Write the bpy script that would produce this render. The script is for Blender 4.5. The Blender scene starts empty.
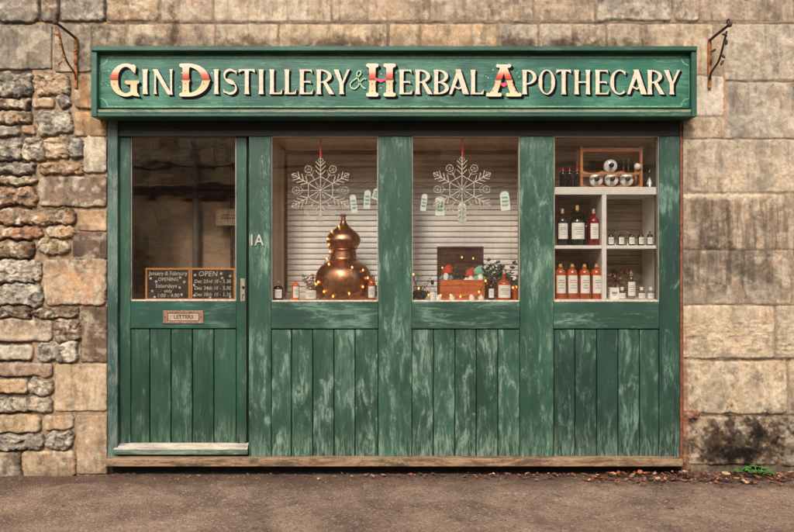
import bpy, bmesh, math, random
import numpy as np
from mathutils import Vector, Matrix
random.seed(7)
sc = bpy.context.scene
COL = sc.collection
D = 5.15                                   # camera distance from the facade plane (y = 0)
S = 150.0                                  # photo pixels per metre in that plane
HZ = 1.373
def PX(px, y=0.0): return (px-397.0)/S*(D+y)/D
def PZ(py, y=0.0): return HZ+(266.0-py)/S*(D+y)/D
def PS(n, y=0.0): return n/S*(D+y)/D
def lin(c):
    return tuple(((v/255)/12.92 if v/255 <= .04045 else ((v/255+.055)/1.055)**2.4) for v in c)
def rgba(c, k=1.0): l = lin(c); return (l[0]*k, l[1]*k, l[2]*k, 1)

# ------------------------------------------------------------------ materials
def newmat(name):
    m = bpy.data.materials.new(name); m.use_nodes = True
    nt = m.node_tree; nt.nodes.clear()
    out = nt.nodes.new('ShaderNodeOutputMaterial')
    return m, nt, out
def N(nt, typ, **kw):
    n = nt.nodes.new(typ)
    for k, v in kw.items():
        if k in n.inputs.keys(): n.inputs[k].default_value = v
        else: setattr(n, k, v)
    return n
def L(nt, a, b): nt.links.new(a, b)
def mathn(nt, op, a, b=None, clamp=False):
    n = nt.nodes.new('ShaderNodeMath'); n.operation = op; n.use_clamp = clamp
    for i, v in enumerate((a, b)):
        if v is None: continue
        if isinstance(v, (int, float)): n.inputs[i].default_value = v
        else: nt.links.new(v, n.inputs[i])
    return n.outputs[0]
def mixc(nt, f, a, b, mode='MIX'):
    n = nt.nodes.new('ShaderNodeMix'); n.data_type = 'RGBA'; n.blend_type = mode
    for s, v in ((0, f), (6, a), (7, b)):
        if isinstance(v, (int, float)): n.inputs[s].default_value = v
        elif isinstance(v, tuple): n.inputs[s].default_value = v
        else: nt.links.new(v, n.inputs[s])
    return n.outputs[2]
def step(nt, v, lo, hi):
    n = nt.nodes.new('ShaderNodeMapRange'); n.interpolation_type = 'SMOOTHSTEP'
    nt.links.new(v, n.inputs[0]); n.inputs[1].default_value = lo; n.inputs[2].default_value = hi
    return n.outputs[0]
def pos(nt, scale, rnd=False, obj=False):
    if obj: p = N(nt, 'ShaderNodeTexCoord').outputs['Object']
    else: p = N(nt, 'ShaderNodeNewGeometry').outputs['Position']
    if rnd:
        a = N(nt, 'ShaderNodeAttribute', attribute_name='rnd')
        v = nt.nodes.new('ShaderNodeVectorMath'); v.operation = 'MULTIPLY_ADD'
        L(nt, a.outputs['Color'], v.inputs[0]); v.inputs[1].default_value = (13, 7, 17)
        L(nt, p, v.inputs[2]); p = v.outputs[0]
    m = nt.nodes.new('ShaderNodeVectorMath'); m.operation = 'MULTIPLY'
    L(nt, p, m.inputs[0]); m.inputs[1].default_value = scale
    return m.outputs[0]
def noise(nt, vec, scale=1.0, detail=4, rough=.55, dist=0.0):
    n = N(nt, 'ShaderNodeTexNoise'); L(nt, vec, n.inputs['Vector'])
    n.inputs['Scale'].default_value = scale; n.inputs['Detail'].default_value = detail
    n.inputs['Roughness'].default_value = rough; n.inputs['Distortion'].default_value = dist
    return n.outputs['Fac']
def bsdf(nt, out, **kw):
    b = N(nt, 'ShaderNodeBsdfPrincipled')
    for k, v in kw.items(): b.inputs[k].default_value = v
    L(nt, b.outputs[0], out.inputs[0]); return b
def bump(nt, h, b, strength=.5, dist=.01):
    n = N(nt, 'ShaderNodeBump'); n.inputs['Strength'].default_value = strength
    n.inputs['Distance'].default_value = dist
    L(nt, h, n.inputs['Height']); L(nt, n.outputs[0], b.inputs['Normal'])

def simple(name, col, rough=.5, metal=0.0, k=1.0, coat=0.0, var=.12, vs=25, spec=.5, trans=0.0, obj=False):
    m, nt, out = newmat(name)
    c = rgba(col, k)
    b = bsdf(nt, out, Roughness=rough, Metallic=metal)
    b.inputs['Coat Weight'].default_value = coat
    b.inputs['Specular IOR Level'].default_value = spec
    b.inputs['Transmission Weight'].default_value = trans
    n = noise(nt, pos(nt, (1, 1, 1), obj=obj), vs, 5, .6)
    dark = tuple(x*(1-2*var) for x in c[:3])+(1,)
    lite = tuple(min(1, x*(1+2*var)) for x in c[:3])+(1,)
    L(nt, mixc(nt, step(nt, n, .25, .75), dark, lite), b.inputs['Base Color'])
    return m

def paint(name, base, worn, axis='V', thr=.6, soft=.05, dirt=True, k=1.0, rough=.48, patchy=.45):
    m, nt, out = newmat(name)
    s1 = (17, 17, 4.2) if axis == 'V' else (4.0, 17, 20)
    s2 = (150, 150, 6) if axis == 'V' else (6, 150, 150)
    s3 = (60, 60, 8) if axis == 'V' else (8, 60, 60)
    streak = noise(nt, pos(nt, s1, True), 1, 8, .72, .9)
    patch = noise(nt, pos(nt, (3.1, 3.1, 2.2), True), 1, 5, .6, .3)
    grain = noise(nt, pos(nt, s2, True), 1, 4, .6)
    fine = noise(nt, pos(nt, s3, True), 1, 6, .75, .8)
    score = mathn(nt, 'ADD', mathn(nt, 'MULTIPLY', streak, 1-patchy), mathn(nt, 'MULTIPLY', patch, patchy))
    score = mathn(nt, 'ADD', score, mathn(nt, 'MULTIPLY', mathn(nt, 'SUBTRACT', fine, .5), .22))
    mask = step(nt, score, thr-soft, thr+soft)
    b0 = rgba(base, k); dk = tuple(v*.62 for v in b0[:3])+(1,); lt = (b0[0]*1.5+.004, b0[1]*1.35, b0[2]*1.35, 1)
    big = noise(nt, pos(nt, (1.6, 1.6, 1.1), True), 1, 4, .6)
    c = mixc(nt, step(nt, big, .3, .72), dk, lt)
    c = mixc(nt, mathn(nt, 'MULTIPLY', step(nt, grain, .35, .8), .45), c, tuple(v*.5 for v in b0[:3])+(1,))
    sp2 = noise(nt, pos(nt, (90, 90, 34) if axis == 'V' else (34, 90, 90), True), 1, 6, .75, .8)
    mask2 = step(nt, mathn(nt, 'ADD', mathn(nt, 'MULTIPLY', sp2, .5), mathn(nt, 'MULTIPLY', streak, .5)), thr-.005, thr+.025)
    c = mixc(nt, mathn(nt, 'MULTIPLY', mask2, .5), c, rgba(worn, k))
    haze = step(nt, score, thr-.12, thr+.03)
    c = mixc(nt, mathn(nt, 'MULTIPLY', haze, .22), c, rgba(worn, k))
    brk = step(nt, noise(nt, pos(nt, (70, 70, 16) if axis == 'V' else (16, 70, 70), True), 1, 5, .75, .6), .34, .6)
    c = mixc(nt, mathn(nt, 'MULTIPLY', mathn(nt, 'MULTIPLY', mask, brk), .72), c, rgba(worn, k))
    drk = noise(nt, pos(nt, (40, 40, 2.2) if axis == 'V' else (2.2, 40, 40), True), 1.0, 5, .6, .3)
    c = mixc(nt, mathn(nt, 'MULTIPLY', step(nt, drk, .56, .72), .45), c, tuple(v*.35 for v in b0[:3])+(1,))
    # small chips down to timber
    ch = noise(nt, pos(nt, (45, 45, 20) if axis == 'V' else (20, 45, 45), True), 1, 5, .7, 1.0)
    c = mixc(nt, mathn(nt, 'MULTIPLY', step(nt, ch, .70, .74), .7), c, rgba((150, 140, 118), k))
    dkc = noise(nt, pos(nt, (38, 38, 15), True), 1.3, 5, .7, .5)
    c = mixc(nt, mathn(nt, 'MULTIPLY', step(nt, dkc, .64, .72), .6), c, rgba((25, 35, 28), k))
    if dirt:                               # road splash dirt near the sill
        z = N(nt, 'ShaderNodeSeparateXYZ'); g = N(nt, 'ShaderNodeNewGeometry'); L(nt, g.outputs['Position'], z.inputs[0])
        zz = mathn(nt, 'ADD', z.outputs[2], mathn(nt, 'MULTIPLY', mathn(nt, 'SUBTRACT', patch, .5), .5))
        f = step(nt, zz, .34, .06)
        f = mathn(nt, 'MULTIPLY', f, step(nt, fine, .42, .62))
        c = mixc(nt, mathn(nt, 'MULTIPLY', f, .6), c, rgba((142, 158, 138), k))
    b = bsdf(nt, out, Roughness=rough)
    L(nt, c, b.inputs['Base Color'])
    r = mathn(nt, 'ADD', mathn(nt, 'MULTIPLY', mask, .3), rough); L(nt, r, b.inputs['Roughness'])
    h = mathn(nt, 'ADD', mathn(nt, 'MULTIPLY', grain, .6), mathn(nt, 'MULTIPLY', mask, -.35))
    bump(nt, h, b, .55, .0025)
    return m

def wood(name, c1, c2, axis='X', k=1.0, rough=.6, lines=60, rnd=True):
    m, nt, out = newmat(name)
    s = {'X': (3, lines, lines), 'Z': (lines, lines, 3)}[axis]
    a = noise(nt, pos(nt, s, rnd), 1, 6, .65, .7)
    b2 = noise(nt, pos(nt, tuple(v*.2 for v in s), rnd), 1, 4, .6)
    c = mixc(nt, step(nt, a, .3, .7), rgba(c1, k), rgba(c2, k))
    c = mixc(nt, mathn(nt, 'MULTIPLY', step(nt, b2, .4, .75), .4), c, rgba(tuple(v*.6 for v in c1), k))
    b = bsdf(nt, out, Roughness=rough); L(nt, c, b.inputs['Base Color'])
    bump(nt, a, b, .4, .002)
    return m

M = {}
GRN = (28, 100, 76)
M['paintV'] = paint('worn_green_paint_upright', (34, 74, 56), (122, 150, 130), 'V', .566, .03)
M['paintP'] = paint('worn_green_paint_planks', (36, 74, 56), (126, 152, 132), 'V', .556, .03, patchy=.35)
M['paintH'] = paint('worn_green_paint_rails', (34, 72, 56), (108, 138, 118), 'H', .56, .03)
M['paintR'] = paint('green_paint_shaded_bay', (28, 62, 49), (108, 138, 120), 'V', .568, .03)  # darker copy of the green paint, the bay's shade put into its colour
M['paintD'] = paint('door_green_paint', (28, 68, 50), (92, 120, 100), 'V', .585, .03)
M['paintDH'] = paint('door_green_paint_rails', (26, 72, 57), (88, 124, 106), 'H', .59, .07)
M['jamb'] = paint('weathered_jamb_paint', (52, 84, 72), (118, 130, 120), 'V', .53, .07)
M['bead'] = paint('worn_bead_paint', (70, 98, 84), (176, 156, 138), 'V', .45, .05)
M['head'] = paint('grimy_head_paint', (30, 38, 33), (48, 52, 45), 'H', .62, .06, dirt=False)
M['signP'] = paint('sign_green_paint', (15, 86, 64), (92, 138, 112), 'H', .56, .08, dirt=False, rough=.4, patchy=.5)
M['signF'] = paint('sign_frame_green_paint', (20, 76, 58), (92, 120, 102), 'H', .60, .05, dirt=False)
M['signL'] = paint('sign_ledge_weathered_paint', (66, 102, 80), (146, 144, 118), 'H', .48, .06, dirt=False)
M['board'] = paint('weatherboard_paint', (150, 142, 124), (206, 194, 174), 'H', .5, .08, dirt=False)
M['boardf'] = paint('weatherboard_edge_paint', (56, 92, 72), (150, 156, 138), 'H', .55, .06, dirt=False)
M['dark'] = simple('shade_and_mark_black', (24, 20, 17), .9, var=.3)  # near-black that paints the shade in gaps; also the notice-board lines
M['cream_line'] = simple('cream_bead_paint', (196, 176, 154), .6, var=.18, vs=60)
M['sillw'] = paint('weathered_sill_timber', (92, 68, 50), (172, 142, 108), 'H', .50, .05, dirt=False, rough=.8)
M['black'] = simple('black_paint', (10, 10, 10), .85, var=.1, spec=.15)
M['cream'] = simple('cream_sign_paint', (206, 188, 162), .5, var=.12, vs=70)
M['pin'] = simple('pale_green_pinstripe_paint', (112, 152, 116), .5, var=.25, vs=45)
M['vine'] = simple('dark_green_scroll_paint', (8, 66, 50), .5)
M['dot'] = simple('pale_mint_dot_paint', (150, 205, 180), .5)
M['pink'] = simple('pink_sign_paint', (205, 60, 90), .5)
M['rust'] = simple('rusty_iron', (142, 88, 50), .85, var=.35, vs=40)
M['iron'] = simple('dark_rusted_iron', (62, 44, 34), .8, var=.3, vs=60)
M['steel'] = simple('dull_nickel', (176, 160, 142), .38, .55, var=.12, vs=80)
M['brass'] = simple('pinkish_brass', (158, 124, 104), .42, .45, var=.2, vs=60)
M['white'] = simple('white_shelf_paint', (226, 220, 210), .5, var=.04)
M['innerw'] = simple('cream_board_paint', (226, 208, 188), .6, var=.06, vs=12)
M['blind'] = simple('cream_slat_plastic', (244, 237, 229), .55, var=.03)
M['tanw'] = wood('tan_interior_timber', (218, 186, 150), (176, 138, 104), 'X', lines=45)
M['tanv'] = wood('tan_interior_timber_upright', (226, 198, 168), (190, 154, 122), 'Z', lines=45)
M['grey_planks'] = wood('grey_brown_backboards', (196, 178, 156), (142, 122, 104), 'X', lines=40)
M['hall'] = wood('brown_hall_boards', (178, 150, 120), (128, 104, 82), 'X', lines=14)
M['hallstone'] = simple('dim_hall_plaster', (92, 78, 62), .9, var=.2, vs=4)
M['copper'] = None
M['cork'] = simple('cork', (200, 160, 116), .8, var=.2, vs=200)
M['label'] = simple('paper_label', (235, 230, 220), .6, var=.03)
M['ink'] = simple('grey_ink', (150, 146, 138), .7)
M['darkglass'] = simple('dark_bottle_glass', (24, 17, 16), .08, coat=.5)
M['redglass'] = simple('red_liquor_glass', (140, 12, 22), .06, coat=.5, trans=.35)
M['amber'] = simple('orange_liquor_glass', (192, 86, 34), .1, coat=.6, trans=.15)
M['orange'] = simple('orange_plastic_bottle', (226, 96, 30), .25)
M['redcap'] = simple('red_bottle_cap', (190, 24, 40), .35)
M['blackcap'] = simple('black_stopper', (20, 18, 20), .4)
M['greencap'] = simple('green_bottle_cap', (30, 90, 60), .35)
M['ceramic'] = simple('white_glazed_ceramic', (232, 228, 220), .2, coat=.4, var=.03)
M['rackw'] = wood('orange_pine', (206, 138, 84), (166, 96, 54), 'X', lines=70)
M['cratew'] = wood('orange_stained_crate_wood', (206, 112, 56), (150, 66, 30), 'X', lines=60)
M['lidw'] = wood('dark_walnut_lid', (98, 58, 38), (52, 30, 22), 'X', lines=60)
M['frame_or'] = wood('light_orange_pine', (222, 158, 92), (196, 124, 64), 'X', lines=80)
M['slate'] = simple('chalkboard_black', (46, 42, 40), .8, var=.15, vs=30)
M['chalk'] = simple('white_chalk', (216, 206, 186), .9)
M['chalkstar'] = simple('white_star_sticker', (214, 210, 200), .7)
M['red_ribbon'] = simple('red_ribbon', (216, 66, 56), .6)
M['glitter'] = simple('white_glitter', (222, 212, 196), .5, var=.12, vs=300)
M['tag'] = simple('white_card_tag', (232, 236, 226), .7, var=.03)
M['green_ink'] = simple('green_ink', (60, 170, 110), .6)
M['twine'] = simple('pale_twine', (190, 175, 150), .9)
M['wire'] = simple('dark_green_light_wire', (30, 46, 34), .6)
M['leafG'] = simple('grey_green_leaf', (72, 96, 74), .6, var=.3, vs=90)
M['leafD'] = simple('dark_green_leaf', (40, 58, 44), .6, var=.3, vs=90)
M['twig'] = simple('brown_twig', (92, 64, 46), .8)
M['felt_red'] = simple('orange_red_felt', (178, 72, 46), .9)
M['felt_mint'] = simple('mint_felt', (130, 176, 154), .9)
M['felt_grey'] = simple('grey_blue_felt', (126, 146, 150), .9)
M['felt_white'] = simple('white_wool', (236, 230, 222), .95)
M['nose'] = simple('peach_felt', (232, 176, 140), .8)
M['dried'] = simple('dried_brown_petals', (112, 74, 54), .85, var=.35, vs=50)
M['driedp'] = simple('dried_pale_petals', (170, 128, 100), .85, var=.3, vs=50)
M['weed'] = simple('fresh_green_leaf', (74, 132, 52), .5, var=.25, vs=60)
M['stepstone'] = simple('wax_white', (240, 228, 205), .5)

def emis(name, col, st):
    m, nt, out = newmat(name); e = N(nt, 'ShaderNodeEmission'); e.inputs[0].default_value = col
    e.inputs[1].default_value = st; L(nt, e.outputs[0], out.inputs[0]); return m
M['bulb'] = emis('warm_lit_bulb', (1, .34, .08, 1), 2.8)

def mk_copper():
    m, nt, out = newmat('aged_copper')
    b = bsdf(nt, out, Metallic=1.0, Roughness=.3)
    n = noise(nt, pos(nt, (1, 1, 1)), 16, 6, .7, .6); n2 = noise(nt, pos(nt, (1, 1, 1)), 60, 4, .7)
    c = mixc(nt, step(nt, n, .35, .7), rgba((216, 158, 122)), rgba((150, 98, 70)))
    c = mixc(nt, mathn(nt, 'MULTIPLY', step(nt, n2, .5, .75), .5), c, rgba((110, 70, 48)))
    L(nt, c, b.inputs['Base Color'])
    L(nt, mathn(nt, 'ADD', mathn(nt, 'MULTIPLY', n, .28), .22), b.inputs['Roughness'])
    bump(nt, n, b, .15, .004); return m
M['copper'] = mk_copper()

def mk_glass(name='old_window_glass', refl=.07, tint=(1, 1, 1, 1), wav=.0, rough=0.02):
    m, nt, out = newmat(name)
    t = N(nt, 'ShaderNodeBsdfTransparent'); t.inputs[0].default_value = tint
    g = N(nt, 'ShaderNodeBsdfGlossy'); g.inputs['Roughness'].default_value = rough
    f = N(nt, 'ShaderNodeLayerWeight')
    fac = mathn(nt, 'ADD', mathn(nt, 'POWER', f.outputs['Facing'], 5.0), .035+refl, True)
    mx = N(nt, 'ShaderNodeMixShader'); L(nt, fac, mx.inputs[0]); L(nt, t.outputs[0], mx.inputs[1]); L(nt, g.outputs[0], mx.inputs[2])
    L(nt, mx.outputs[0], out.inputs[0])
    if wav:
        bp = N(nt, 'ShaderNodeBump'); bp.inputs['Strength'].default_value = wav; bp.inputs['Distance'].default_value = .002
        L(nt, noise(nt, pos(nt, (3, 3, 5)), 1, 2), bp.inputs['Height']); L(nt, bp.outputs[0], g.inputs['Normal'])
    return m
M['pane'] = mk_glass('old_window_glass', .085, (.98, .97, .95, 1), .6)
M['doorpane'] = mk_glass('reflective_old_door_glass', .13, (.98, .96, .93, 1), .8)
M['clear'] = mk_glass('clear_bottle_glass', .04, (.86, .89, .88, 1), 0, .03)
M['greenish'] = mk_glass('green_tinted_glass', .05, (.5, .62, .58, 1), 0, .03)

def mk_cap(name, zt, zm, zb):
    """two-tone signwriter's capital: cream running to red above the waist, buff below it"""
    m, nt, out = newmat(name)
    g = N(nt, 'ShaderNodeNewGeometry'); s = N(nt, 'ShaderNodeSeparateXYZ'); L(nt, g.outputs['Position'], s.inputs[0])
    mr = N(nt, 'ShaderNodeMapRange'); L(nt, s.outputs[2], mr.inputs[0]); mr.inputs[1].default_value = zb; mr.inputs[2].default_value = zt
    r = N(nt, 'ShaderNodeValToRGB'); L(nt, mr.outputs[0], r.inputs[0])
    e = r.color_ramp.elements
    e[0].position = 0; e[0].color = rgba((216, 196, 156)); e[1].position = 1; e[1].color = rgba((214, 200, 176))
    for p, c in ((.28, (206, 178, 134)), (.475, (196, 164, 116)), (.485, (80, 20, 14)), (.53, (160, 44, 22)), (.64, (200, 84, 44)), (.76, (208, 176, 150))):
        x = e.new(p); x.color = rgba(c)
    b = bsdf(nt, out, Roughness=.45); L(nt, r.outputs[0], b.inputs['Base Color']); return m

# ------------------------------------------------------------------ mesh builder
class MB:
    def __init__(s): s.V = []; s.F = []; s.MI = []; s.R = []; s.n = 0
    def add(s, v, f, mi=0, r=None, xf=None):
        o = len(s.V)
        if xf is not None: v = [tuple(xf @ Vector(p)) for p in v]
        s.V += [tuple(p) for p in v]
        if r is None: r = random.random()
        for q in f:
            s.F.append([i+o for i in q]); s.MI.append(mi); s.R.append(r)
        return s
    def box(s, x0, x1, y0, y1, z0, z1, b=.002, mi=0, r=None, xf=None):
        if x1 < x0: x0, x1 = x1, x0
        if y1 < y0: y0, y1 = y1, y0
        if z1 < z0: z0, z1 = z1, z0
        b = min(b, (x1-x0)*.4, (y1-y0)*.4, (z1-z0)*.4)
        lo = (x0, y0, z0); hi = (x1, y1, z1)
        V = []; idx = {}
        for sx in (0, 1):
            for sy in (0, 1):
                for sz in (0, 1):
                    for a in range(3):
                        p = []
                        for k, sg in enumerate((sx, sy, sz)):
                            e = hi[k] if sg else lo[k]
                            p.append(e if k == a else (e-b if sg else e+b))
                        idx[(sx, sy, sz, a)] = len(V); V.append(tuple(p))
        F = []
        for a in range(3):
            u, w = [k for k in range(3) if k != a]
            for sg in (0, 1):
                q = []
                for (su, sw) in ((0, 0), (1, 0), (1, 1), (0, 1)):
                    c = [0, 0, 0]; c[a] = sg; c[u] = su; c[w] = sw; q.append(idx[(*c, a)])
                F.append(q)
            for su in (0, 1):
                for sw in (0, 1):
                    c0 = [0, 0, 0]; c1 = [0, 0, 0]
                    c0[a] = 0; c1[a] = 1
                    for c in (c0, c1): c[u] = su; c[w] = sw
                    F.append([idx[(*c0, u)], idx[(*c1, u)], idx[(*c1, w)], idx[(*c0, w)]])
        for sx in (0, 1):
            for sy in (0, 1):
                for sz in (0, 1): F.append([idx[(sx, sy, sz, a)] for a in range(3)])
        return s.add(V, F, mi, r, xf)
    def tube(s, pts, r, n=8, mi=0, closed=False, xf=None, cap=True):
        pts = [Vector(p) for p in pts]; k = len(pts)
        rr = r if isinstance(r, (list, tuple)) else [r]*k
        V = []; F = []
        up = None
        for i in range(k):
            if closed: t = pts[(i+1) % k]-pts[i-1]
            else: t = pts[min(i+1, k-1)]-pts[max(i-1, 0)]
            t.normalize()
            if up is None:
                up = Vector((0, 0, 1)) if abs(t.z) < .9 else Vector((1, 0, 0))
            a = up-t*up.dot(t)
            if a.length < 1e-4: a = t.orthogonal()
            a.normalize(); up = a; c = t.cross(a)
            for j in range(n):
                an = 2*math.pi*j/n
                V.append(tuple(pts[i]+(a*math.cos(an)+c*math.sin(an))*rr[i]))
        for i in range(k if closed else k-1):
            i2 = (i+1) % k
            for j in range(n): F.append([i*n+j, i*n+(j+1) % n, i2*n+(j+1) % n, i2*n+j])
        if not closed and cap:
            F.append(list(range(n))[::-1]); F.append([(k-1)*n+j for j in range(n)])
        return s.add(V, F, mi, None, xf)
    def lathe(s, prof, n=24, mi=0, c=(0, 0, 0), xf=None, a0=0, a1=None, caps=True):
        V = []; F = []; full = a1 is None
        cols = n if full else n+1
        for (r, z) in prof:
            for j in range(cols):
                an = 2*math.pi*j/n if full else a0+(a1-a0)*j/n
                V.append((c[0]+r*math.cos(an), c[1]+r*math.sin(an), c[2]+z))
        for i in range(len(prof)-1):
            for j in range(n):
                j2 = (j+1) % n if full else j+1
                F.append([i*cols+j, i*cols+j2, (i+1)*cols+j2, (i+1)*cols+j])
        if caps and full:
            F.append(list(range(n))[::-1]); F.append([(len(prof)-1)*cols+j for j in range(n)])
        return s.add(V, F, mi, None, xf)
    def prism(s, poly, y0, y1, mi=0, xf=None):
        n = len(poly)
        V = [(x, y0, z) for x, z in poly]+[(x, y1, z) for x, z in poly]
        F = [list(range(n)), [n+i for i in range(n)][::-1]]+[[i, (i+1) % n, n+(i+1) % n, n+i] for i in range(n)]
        return s.add(V, F, mi, None, xf)
    def ball(s, c, r, mi=0, n=12, m=8, sc=(1, 1, 1), xf=None):
        prof = [(max(1e-4, math.sin(math.pi*i/m))*r, -math.cos(math.pi*i/m)*r) for i in range(m+1)]
        T = Matrix.Translation(c) @ Matrix.Diagonal((*sc, 1))
        if xf is not None: T = xf @ T
        return s.lathe(prof, n, mi, xf=T)
    def build(s, name, mats, parent=None, smooth=False, recalc=True, off=(0, 0, 0)):
        me = bpy.data.meshes.new(name)
        V = [(v[0]-off[0], v[1]-off[1], v[2]-off[2]) for v in s.V]
        me.from_pydata(V, [], s.F)
        if not isinstance(mats, (list, tuple)): mats = [mats]
        for m in mats: me.materials.append(m)
        me.polygons.foreach_set('material_index', s.MI)
        at = me.attributes.new('rnd', 'FLOAT_COLOR', 'FACE')
        rs = np.array(s.R); a = np.stack([rs, (rs*7.31) % 1, (rs*3.77) % 1, np.ones_like(rs)], 1).astype('f4')
        at.data.foreach_set('color', a.ravel())
        if recalc:
            bm = bmesh.new(); bm.from_mesh(me); bmesh.ops.recalc_face_normals(bm, faces=bm.faces); bm.to_mesh(me); bm.free()
        if smooth:
            me.polygons.foreach_set('use_smooth', [True]*len(me.polygons))
            try: me.set_sharp_from_angle(angle=math.radians(42))
            except Exception: pass
        o = bpy.data.objects.new(name, me); COL.objects.link(o)
        if parent is not None: o.parent = parent
        return o
def tag(o, label=None, cat=None, group=None, kind=None):
    if label: o['label'] = label
    if cat: o['category'] = cat
    if group: o['group'] = group
    if kind: o['kind'] = kind
    return o
def empty(name, loc=(0, 0, 0), label=None, cat=None, group=None, kind=None):
    o = bpy.data.objects.new(name, None); o.empty_display_size = .05; o.location = loc; COL.objects.link(o)
    return tag(o, label, cat, group, kind)
def copy_tree(o, parent=None):
    c = o.copy(); COL.objects.link(c); c.parent = parent
    for ch in [x for x in list(bpy.data.objects) if x.parent == o]: copy_tree(ch, c)
    return c
def text_mesh(body, size, depth=.0006, bold=0.0, space=1.0):
    cu = bpy.data.curves.new('writing', 'FONT'); cu.body = body; cu.size = size; cu.extrude = depth; cu.offset = bold
    cu.align_x = 'CENTER'; cu.align_y = 'CENTER'; cu.space_character = space; cu.resolution_u = 3
    t = bpy.data.objects.new('writing', cu); COL.objects.link(t)
    dg = bpy.context.evaluated_depsgraph_get(); me = t.evaluated_get(dg).to_mesh()
    V = [tuple(v.co) for v in me.vertices]; F = [list(p.vertices) for p in me.polygons]
    t.evaluated_get(dg).to_mesh_clear(); bpy.data.objects.remove(t); bpy.data.curves.remove(cu)
    return V, F
def put_text(mb, body, x, y, z, size, mi=0, depth=.0006, bold=0.0, sx=1.0, space=1.0, rz=0.0, slant=0.0):
    V, F = text_mesh(body, size, depth, bold, space)
    T = Matrix.Translation((x, y, z)) @ Matrix.Rotation(rz, 4, 'Y') @ Matrix.Rotation(math.pi/2, 4, 'X') @ Matrix.Diagonal((sx, 1, 1, 1))
    V = [(p[0]+slant*p[1], p[1], p[2]) for p in V]
    mb.add(V, F, mi, None, T)

# ------------------------------------------------------------------ numpy noise
def _h(ix, iy, s):
    h = (ix.astype(np.int64)*374761393+iy.astype(np.int64)*668265263+s*1442695041) & 0xffffffff
    h = ((h ^ (h >> 13))*1274126177) & 0xffffffff
    return ((h ^ (h >> 16)) & 0xffff)/65535.0
def vn(x, y, s=0):
    ix = np.floor(x); iy = np.floor(y); fx = x-ix; fy = y-iy
    fx = fx*fx*(3-2*fx); fy = fy*fy*(3-2*fy)
    a = _h(ix, iy, s); b = _h(ix+1, iy, s); c = _h(ix, iy+1, s); d = _h(ix+1, iy+1, s)
    return (a*(1-fx)+b*fx)*(1-fy)+(c*(1-fx)+d*fx)*fy
def fbm(x, y, o=4, s=0, g=.5):
    t = 0; a = 1; w = 0
    for i in range(o):
        t = t+a*vn(x*2**i+i*17.3, y*2**i-i*9.1, s+i); w += a; a *= g
    return t/w
def facet(x, y, s=0):
    """chipped faces: nearest-cell tilted planes"""
    ix = np.floor(x); iy = np.floor(y); best = np.full(x.shape, 9.0); h = np.zeros_like(x)
    for dx in (-1, 0, 1):
        for dy in (-1, 0, 1):
            cx = ix+dx; cy = iy+dy; px = cx+_h(cx, cy, s); py = cy+_h(cx, cy, s+1)
            d = (x-px)**2+(y-py)**2; v = _h(cx, cy, s+2)+(x-px)*(_h(cx, cy, s+3)-.5)*1.2+(y-py)*(_h(cx, cy, s+4)-.5)*1.2
            m = d < best; best = np.where(m, d, best); h = np.where(m, v, h)
    return h
def ridged(x, y, o=4, s=0):
    t = 0; a = 1; w = 0
    for i in range(o):
        t = t+a*(1-np.abs(2*vn(x*2**i+i*5.7, y*2**i+3.3*i, s+i)-1)); w += a; a *= .55
    return t/w

# ------------------------------------------------------------------ stone walls (height field of separate, hand-placed stones)
TAN = (186, 156, 118); PALE = (200, 180, 150); GREY = (142, 130, 114); BRN = (132, 106, 82); DKB = (106, 86, 70)
ORG = (172, 132, 94); LICH = (168, 156, 134); TAN2 = (172, 144, 110); PTAN = (194, 168, 132)
MORT = (124, 103, 86)
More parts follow.
